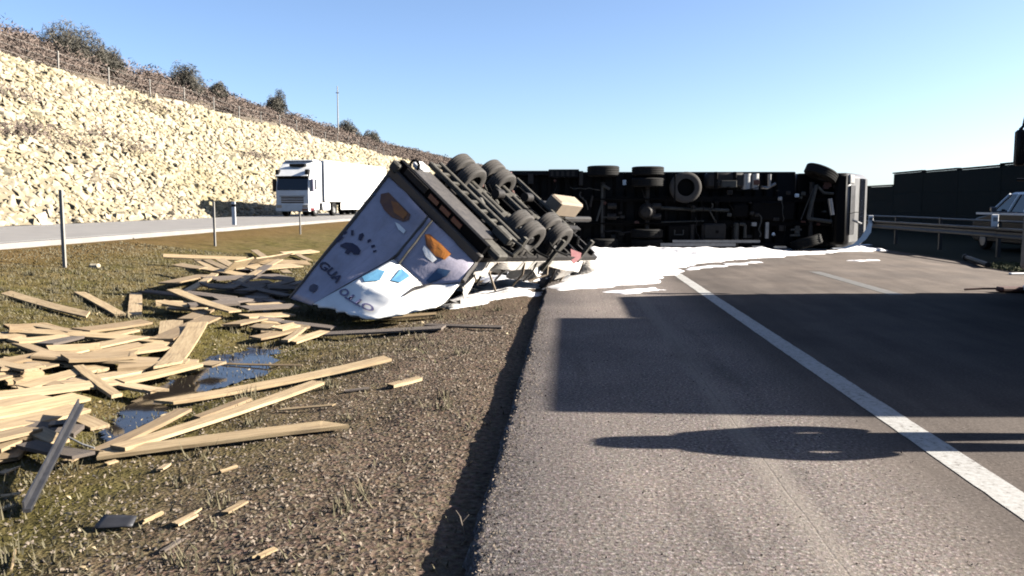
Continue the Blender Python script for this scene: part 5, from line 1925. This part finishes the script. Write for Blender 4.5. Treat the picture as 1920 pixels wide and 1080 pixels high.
HEAPS = [((-20, 300), (622, 735), 22, 0.05, 0.14, 'left heap', (70, 170), (8, 13)),
         ((-30, 130), (745, 850), 12, 0.03, 0.09, 'lower left stack', (70, 150), (16, 26)),
         ((320, 560), (488, 590), 24, 0.05, 0.22, 'far heap', (50, 120), (6, 10)),
         ((455, 600), (596, 640), 7, 0.02, 0.08, 'small puddle heap', (30, 70), (7, 11))]
ORD = ['leftmost', 'second from left', 'third from left', 'fourth from left', 'fifth from left', 'sixth from left', 'seventh from left', 'eighth from left', 'ninth from left', 'tenth from left']
rs_ = random.Random(21)
for (xr, yr, cnt, l0, l1, heap, lr, wr) in HEAPS:
    items = []
    for k in range(cnt):
        cx, cy = rs_.uniform(*xr), rs_.uniform(*yr)
        ln = rs_.uniform(*lr) / 2
        an = rs_.choice((-1, 1)) * rs_.uniform(0.02, 0.30) if rs_.random() < 0.85 else rs_.uniform(0.4, 0.8) * rs_.choice((-1, 1))
        items.append((cy, cx, ln, an, rs_.uniform(l0, l1), rs_.uniform(*wr), rs_.choice((0.02, 0.026, 0.034)), rs_.uniform(-0.05, 0.05)))
    items.sort()
    rows = [items] if cnt < 8 else [items[q * cnt // 3:(q + 1) * cnt // 3] for q in range(3)]
    for ri, row in enumerate(rows):
        row.sort(key=lambda t: t[1])
        for ki, (cy, cx, ln, an, lf, wp, th, dl) in enumerate(row):
            dx_, dy_ = ln * math.cos(an), ln * math.sin(an) * 0.8
            tilt = 'sloping down right' if dy_ > 3 else ('rising right' if dy_ < -3 else 'lying level')
            rn = '' if len(rows) == 1 else (', back row', ', middle row', ', front row')[ri]
            lab = 'loose plank in the %s%s, %s, %s' % (heap, rn, ORD[ki], tilt)
            dk = ki % 5 == 3 or (heap == 'far heap' and cy > 517 and cx > 380)  # far-heap planks near the trailer coloured dark in place of its cast shade
            plank(cx - dx_, cy - dy_, cx + dx_, cy + dy_, wp, lab.replace('loose', 'dark muddy or shade-toned') if dk else lab, lf, Th=th, lift2=max(0.01, lf + dl), m='wood_grey' if dk else 'wood')

SPL = [(480, 1050, 522, 1030, 7), (322, 990, 372, 965, 9), (416, 968, 466, 940, 7), (265, 985, 312, 962, 5), (297, 886, 318, 872, 7), (408, 890, 450, 876, 4), (520, 772, 632, 762, 4), (-5, 935, 45, 928, 4), (-10, 962, 30, 948, 6), (195, 874, 222, 866, 5), (0, 893, 18, 884, 6), (415, 685, 570, 688, 3), (300, 1040, 345, 1012, 5), (20, 1080, 30, 1030, 4), (640, 737, 700, 730, 4), (120, 870, 160, 852, 10)]
for k, (x0, y0, x1, y1, w_) in enumerate(SPL):
    dark = k in (12, 14)
    lab = {0: 'small pale splinter on the gravel, nearest the bottom edge', 1: 'broad pale splinter in the foreground right of the grey sheet', 2: 'pale splinter right of the broad foreground splinter', 3: 'thin pale splinter at the tip of the grey sheet', 4: 'small pale wood block below the foreground fan', 5: 'thin splinter on the gravel right of the wood block', 6: 'thin lath lying on the gravel under the long planks', 7: 'white sliver crossing under the dark metal bar', 8: 'short offcut at the left edge near the foot of the metal bar', 9: 'small offcut at the base of the foreground fan', 10: 'offcut at the left edge below the lower stack', 11: 'long thin stick reaching across the puddle', 12: 'dark thin stick in the foreground gravel', 13: 'upright pale straw at the bottom left', 14: 'dark crooked stick on the gravel behind the small plank end', 15: 'greenish offcut beside the dark metal bar'}[k]
    plank(x0, y0, x1, y1, w_, lab, 0.008, W_=[0.03, 0.055, 0.04, 0.02, 0.05, 0.018, 0.03, 0.02, 0.045, 0.04, 0.05, 0.03, 0.025, 0.01, 0.04, 0.08][k], Th=0.012, m='wood_grey' if dark else 'wood', name='splinter', cat='splinter', grp='wood splinters on the verge')

# crumpled scraps in the foam beside the trailer
for k, (x, y, w_, h_, m_, lab) in enumerate(((893, 545, 0.30, 0.22, 'panel_grey', 'crumpled grey scrap in the foam below the trailer corner'), (905, 522, 0.42, 0.26, 'tan_box', 'torn tan sheet in the foam just right of the trailer corner'), (925, 508, 0.30, 0.2, 'edge_dark', 'dark broken bracket in the foam under the pale batten'), (868, 556, 0.35, 0.2, 'panel_white', 'bent pale trim strip at the foot of the folded door'), (968, 533, 0.22, 0.06, 'edge_dark', 'thin dark scrap lying on the foam near the road edge'), (838, 578, 0.3, 0.14, 'edge_dark', 'dark jagged piece at the front edge of the verge foam'), (716, 603, 0.5, 0.10, 'wood_grey', 'splintered dark board end under the folded door'))):
    p = G(x, y, gz)
    g_ = [[Vector((random.uniform(-.1, .1) + (i - 1.5) * w_ * 0.5, (j - 1) * 0.14 + random.uniform(-.05, .05), max(0.02, random.uniform(0.0, h_) * (1 if (i + j) % 2 else 0.4)) + 0.06)) for i in range(4)] for j in range(3)]
    o = sheet('scrap_sheet', g_, m_, None, 9, 6, 0.02, k * 1.3, 0.012)[0]
    o.data.polygons.foreach_set('use_smooth', [False] * len(o.data.polygons))
    o.location = p
    o.rotation_euler = (0, 0, random.uniform(-0.6, 0.6))
    tag(o, lab, 'scrap', 'scraps around the trailer')

# dark metal bar lying across the lower stack
a = G(50, 955, gz, 0.05)
b_ = G(152, 765, gz, 0.22)
a.z = gz(a.x, a.y) + 0.04
b_.z = gz(b_.x, b_.y) + 0.24
d = b_ - a
mt = frame((a + b_) / 2, d, Vector((0, 0, 1)).cross(d))
bar = empty('metal_bar', mt)
tag(bar, 'bent dark grey metal profile leaning on the lower left stack of boards', 'metal bar')
L_ = d.length
MB().box(-L_ / 2, L_ / 2, -0.022, 0.022, -0.012, 0.012).box(-L_ / 2, L_ / 2, 0.010, 0.022, 0.012, 0.06).build('profile', 'bar_dark', bar)
MB().box(L_ * 0.26, L_ * 0.31, 0.028, 0.16, -0.01, 0.014).build('bracket', 'black_plastic', bar)
MB().path([(L_ * 0.12, -0.03, 0), (L_ * 0.07, -0.14, -0.03), (L_ * 0.05, -0.22, -0.05)], 0.008, 5).build('loose_wire', 'alu', bar)
# grey sheet piece
p = G(218, 992, gz)
o = sheet('grey_sheet', [[Vector((-0.11, -0.05, 0.0)), Vector((0.11, -0.03, 0.01))], [Vector((-0.09, 0.05, 0.045)), Vector((0.10, 0.05, 0.04))]], 'bar_dark', None, 6, 4, 0.01, 1.0, 0.008)[0]
o.location = p + Vector((0, 0, 0.02))
tag(o, 'small grey lilac sheet lying on the grass in the foreground', 'sheet')
# dead twig standing in the ditch at the pavement edge
p = G(868, 1010, gz)
tw = MB()
tw.path([(0.02, 0, -0.03), (0.0, 0.0, 0.06), (-0.015, 0, 0.12)], 0.004, 5).path([(0, 0, 0.06), (-0.03, 0.0, 0.10)], 0.003, 5).path([(-0.006, 0, 0.085), (0.03, 0.01, 0.125)], 0.003, 5).path([(-0.015, 0, 0.12), (-0.035, 0, 0.15)], 0.002, 5)
o = tw.build('dead_twig', 'twig')
o.location = p
tag(o, 'forked dead twig in the shadow beside the pavement edge', 'twig')

# ================================================================== WHITE LORRY ON THE OPPOSITE CARRIAGEWAY
# local: x across (its left side at +x = towards the median), y = backwards along its length, z up; nose at y=0
pf = P(549, 402, 60.0)
wl = empty('white_lorry', Matrix.Translation((pf.x, pf.y, LRZ)) @ Matrix.Rotation(R(-7), 4, 'Z'))
tag(wl, 'white articulated lorry driving towards us on the opposite carriageway', 'lorry')
hw = 1.25
# cab with raked windscreen
cabp = [(0.0, 0.45), (0.0, 1.75), (0.22, 2.85), (0.60, 3.40), (1.35, 3.90), (2.25, 3.92), (2.25, 0.95), (1.75, 0.95), (1.75, 0.45)]
cabo = MB().prism(cabp, 0, -hw, hw).build('cab', 'white_paint', wl, True, 0.06)
MB().add([(-hw + .1, -0.012, 1.86), (hw - .1, -0.012, 1.86), (hw - .12, 0.195, 2.80), (-hw + .12, 0.195, 2.80)], [(0, 1, 2, 3)]).build('windscreen', 'glass_dark', cabo)
vis = MB().prism([(-0.12, 2.84), (-0.06, 2.84), (0.42, 3.28), (0.36, 3.30)], 0, -hw + .04, hw - .04)
vis.build('sun_visor', 'white_plastic', cabo)
MB().box(-hw + 0.0, -hw + 0.28, -0.02, 0.3, 2.82, 3.3, 0.04).build('corner_vent', 'black_plastic', cabo)
MB().box(hw - 0.28, hw - 0.0, -0.02, 0.3, 2.82, 3.3, 0.04).build('corner_vent', 'black_plastic', cabo)
MB().box(-hw + .05, hw - .05, -0.05, 0.2, 2.74, 2.85, 0.02).build('visor_edge', 'black_plastic', cabo)
for k, z in enumerate((1.32, 1.16, 1.0)):
    MB().box(-0.85, 0.85, -0.035, 0.02, z - 0.05, z + 0.05, 0.015).build('grille_slat', 'grille', cabo)
for z in (0.80, 0.60):
    MB().box(-0.75, 0.75, -0.06, 0.0, z - 0.055, z + 0.055, 0.01).build('air_intake', 'black_plastic', cabo)
MB().box(-hw - 0.01, hw + 0.01, -0.075, 0.3, 0.36, 0.90, 0.04).build('bumper', 'white_plastic', cabo)
MB().box(-0.95, 0.95, -0.04, 0.02, 1.42, 1.46).build('badge_strip', 'grille', cabo)
for s_ in (-1, 1):
    MB().box(s_ * 0.98 - 0.2, s_ * 0.98 + 0.2, -0.095, -0.05, 0.62, 0.82, 0.02).build('headlight', 'alu', cabo)
    MB().box(s_ * (hw + 0.05), s_ * (hw + 0.32), 0.12, 0.34, 1.75, 2.65, 0.05).build('mirror', 'black_plastic' if s_ < 0 else 'panel_grey', cabo)
MB().box(hw + 0.0, hw + 0.012, 0.15, 0.85, 0.42, 0.62).build('red_stripe', 'red_lamp', cabo)
MB().box(0.75, hw - 0.05, -0.082, -0.072, 0.42, 0.56).build('red_stripe', 'red_lamp', cabo)
MB().box(hw, hw + 0.012, 0.55, 1.35, 1.9, 2.65).build('side_window', 'glass_dark', cabo)
MB().box(-0.45, 0.75, 0.55, 0.85, 3.52, 3.72, 0.04).build('roof_lamp_bar', 'black_plastic', cabo)
MB().box(-1.1, 1.1, 1.2, 2.2, 3.88, 4.02, 0.05).build('roof_deflector', 'white_paint', cabo)
# semi-trailer
box_ = MB().box(-1.27, 1.27, 2.75, 16.2, 1.05, 4.05, 0.03).build('trailer_box', 'white_paint', wl)
MB().box(1.268, 1.276, 2.9, 16.1, 1.12, 1.2).build('lower_trim', 'alu', box_)
MB().box(1.268, 1.276, 7.3, 7.45, 2.9, 3.05).build('small_marking', 'grille', box_)
MB().box(1.268, 1.276, 7.3, 7.5, 2.2, 2.6).build('small_marking', 'pink_sheet', box_)
for k in range(5):
    MB().box(1.268, 1.274, 5.4 + k * 2.4, 5.43 + k * 2.4, 1.2, 4.0).build('panel_seam', 'grille', box_)
MB().box(1.268, 1.275, 2.8, 16.15, 3.93, 4.0).build('upper_trim', 'alu', box_)
MB().box(-0.5, 0.5, 2.3, 16.1, 0.8, 1.04).build('chassis_frame', 'chassis', wl)
MB().box(0.75, 1.24, 2.45, 3.75, 0.42, 0.98, 0.05).build('fuel_tank', 'white_plastic', wl, True)
MB().box(0.8, 1.22, 2.0, 2.4, 0.42, 0.95, 0.03).build('battery_box', 'black_plastic', wl)
MB().box(1.2, 1.24, 5.8, 11.0, 0.45, 0.98, 0.02).build('side_skirt', 'white_plastic', wl)
for y_ in (1.25, 4.6, 11.6, 12.9, 14.2):
    for s_ in (-1, 1):
        add_wheel(wl, (s_ * 1.06, y_, 0.5), (s_, 0, 0), 0.5, 0.34, 'rubber', 'alu')

# ================================================================== PARKED LORRY ON THE RIGHT (mostly out of frame; its shadow crosses the road)
FRX, FRY = 7.98, 15.60                           # front left corner on the ground
pl = empty('parked_lorry', Matrix.Translation((FRX, FRY, 0)))
tag(pl, 'dark lorry parked at the right frame edge, only its mirror and cab edge showing', 'lorry')
# local: x to the right, y forward (nose at y=0), z up
cp_ = [(0.0, 0.45), (0.0, 1.5), (-0.18, 2.5), (-0.55, 3.22), (-3.2, 3.22), (-3.2, 0.6), (-1.75, 0.45)]
cab2 = MB().prism(cp_, 0, 0.0, 2.5).build('cab', 'truck_dark', pl, True, 0.05)
MB().add([(0.1, 0.012, 1.55), (2.4, 0.012, 1.55), (2.4, -0.165, 2.5), (0.1, -0.165, 2.5)], [(0, 1, 2, 3)]).build('windscreen', 'glass_dark', cab2)
MB().box(-0.012, 0.0, -1.45, -0.35, 1.6, 2.4).build('side_window', 'glass_dark', cab2)
MB().box(-0.02, 2.52, -0.25, 0.1, 0.42, 0.85, 0.05).build('bumper', 'truck_grey', cab2)
MB().box(-0.06, 0.0, -1.62, -0.02, 0.5, 1.35, 0.02).build('step_panel', 'truck_grey', cab2)
MB().box(-0.02, -0.012, -1.5, -0.3, 1.0, 1.05).build('door_handle', 'black_plastic', cab2)
for (z0, z1) in ((2.24, 2.86),):
    MB().box(-0.26, -0.08, -0.10, 0.06, z0, z1, 0.04).build('mirror', 'black_plastic', cab2, True)
MB().path([(0.0, -0.15, 2.75), (-0.12, -0.04, 2.95), (-0.2, -0.02, 2.86)], 0.025, 8).path([(0.0, -0.12, 2.0), (-0.2, -0.02, 2.0)], 0.025, 8).build('mirror_arm', 'black_plastic', cab2)
MB().path([(-0.16, -0.02, 2.86), (-0.13, -0.02, 3.05), (-0.05, -0.04, 3.28)], 0.016, 6).build('aerial', 'black_plastic', cab2)
MB().box(0.004, 2.496, -8.6, -3.215, 1.0, 3.66, 0.04).build('cargo_box', 'truck_dark', pl)
MB().box(0.7, 1.8, -8.5, -0.3, 0.62, 0.98).build('chassis_frame', 'chassis', pl)
MB().box(0.04, 0.1, -5.6, -3.3, 0.4, 0.95).build('side_guard', 'alu', pl)
MB().box(0.1, 2.4, -8.66, -8.56, 0.45, 0.65).build('underrun_bar', 'chassis_grey', pl)
for x_ in (0.0, 2.3):
    MB().box(x_ + 0.02, x_ + 0.18, -8.64, -8.605, 0.7, 0.95).build('tail_lamp', 'red_lamp', pl)
for y_ in (-1.3, -6.6):
    for (x_, s_) in ((0.2, -1), (2.3, 1)):
        add_wheel(pl, (x_, y_, 0.5), (s_, 0, 0), 0.5, 0.32, 'rubber', 'truck_grey')

# ================================================================== PERSON out of frame at right, whose shadow falls across the shoulder
HEADT = G(1128, 829)
SHL = 1.76 / TAN_EL
foot = Vector((HEADT.x + SHL * math.cos(SUN_AZ), HEADT.y + SHL * math.sin(SUN_AZ), 0.0))


def skin_body(name, verts, edges, radii, m, parent, root=0, sub=2):
    me = bpy.data.meshes.new(name)
    me.from_pydata(verts, edges, [])
    o = bpy.data.objects.new(name, me)
    COL.objects.link(o)
    md = o.modifiers.new('skin', 'SKIN')
    for i, r_ in enumerate(radii):
        sv_ = me.skin_vertices[0].data[i]
        sv_.radius = r_ if isinstance(r_, tuple) else (r_, r_)
        sv_.use_root = (i == root)
    sb = o.modifiers.new('sub', 'SUBSURF')
    sb.levels = sub
    sb.render_levels = sub
    bpy.context.view_layer.update()
    dg = bpy.context.evaluated_depsgraph_get()
    me2 = bpy.data.meshes.new_from_object(o.evaluated_get(dg))
    bpy.data.objects.remove(o)
    me2.materials.clear()
    return link(name, me2, m, parent, True)


person = empty('person', Matrix.Translation(foot) @ Matrix.Rotation(R(0), 4, 'Z'))
tag(person, 'person in dark jacket with hands in pockets, whose shadow falls on the shoulder', 'person')
# faces -x; shoulders spread along y
bv = [(0, 0, 0.93), (0, 0, 1.12), (-0.01, 0, 1.30), (0, 0, 1.44), (-0.01, 0, 1.54),
      (0, 0.20, 1.40), (0.05, 0.35, 1.16), (-0.09, 0.25, 0.90), (0, -0.20, 1.40), (0.05, -0.36, 1.16), (-0.09, -0.25, 0.90),
      (0, 0.12, 0.86), (-0.02, 0.13, 0.48), (0.02, 0.14, 0.09), (-0.12, 0.15, 0.04), (0, -0.12, 0.86), (-0.03, -0.14, 0.48), (0.0, -0.17, 0.09), (-0.14, -0.18, 0.04)]
be = [(0, 1), (1, 2), (2, 3), (3, 4), (3, 5), (5, 6), (6, 7), (3, 8), (8, 9), (9, 10), (0, 11), (11, 12), (12, 13), (13, 14), (0, 15), (15, 16), (16, 17), (17, 18)]
br = [(0.22, 0.22), (0.23, 0.23), (0.24, 0.24), (0.17, 0.17), (0.12, 0.12), 0.12, 0.10, 0.08, 0.12, 0.10, 0.08, 0.14, 0.10, 0.065, 0.05, 0.14, 0.10, 0.065, 0.05]
bo = skin_body('body', bv, be, br, 'cloth_jacket', person)
me_ = bo.data
me_.materials.append(M['cloth_trousers'])
me_.materials.append(M['black_plastic'])
for p_ in me_.polygons:
    if p_.center.z < 0.82:
        p_.material_index = 1 if p_.center.z > 0.10 else 2
hd_ = MB().lathe([(0.001, -0.14), (0.055, -0.13), (0.078, -0.09), (0.088, -0.03), (0.092, 0.04), (0.084, 0.09), (0.055, 0.125), (0.001, 0.14)], (-0.03, 0, 1.63), (0, 0, 1), 20)
hd_.tube((-0.112, 0, 1.645), (-0.142, 0, 1.605), 0.010, 0.017, 8)
head_ = hd_.build('head', 'skin', person, True)
for s_ in (-1, 1):
    MB().lathe([(0.001, 0.012), (0.010, 0.008), (0.014, 0.0)], (-0.110, s_ * 0.034, 1.648), (-1, s_ * 0.3, 0), 10).build('eye', 'white_plastic', head_)
    MB().box(-0.118, -0.108, s_ * 0.034 - 0.016, s_ * 0.034 + 0.016, 1.666, 1.673).build('eyebrow', 'hair', head_)
MB().box(-0.118, -0.105, -0.024, 0.024, 1.570, 1.578).build('mouth', 'rust', head_)
hp = [(0.17, -0.18), (0.165, -0.06), (0.155, 0.03), (0.135, 0.10), (0.09, 0.142), (0.001, 0.158)]
hv, hf = [], []
NS = 22
for k in range(NS + 1):
    a_ = math.radians(-128 + 256 * k / NS)
    for (r_, z_) in hp:
        hv.append((0.015 + r_ * math.cos(a_) * (0.85 if math.cos(a_) < 0 else 1.0), r_ * math.sin(a_), 1.635 + z_))
n_ = len(hp)
for k in range(NS):
    for q in range(n_ - 1):
        hf.append((k * n_ + q, (k + 1) * n_ + q, (k + 1) * n_ + q + 1, k * n_ + q + 1))
ho = MB().add(hv, hf).build('hood', 'cloth_jacket', person, True)
md = ho.modifiers.new('thickness', 'SOLIDIFY')
md.thickness = 0.02
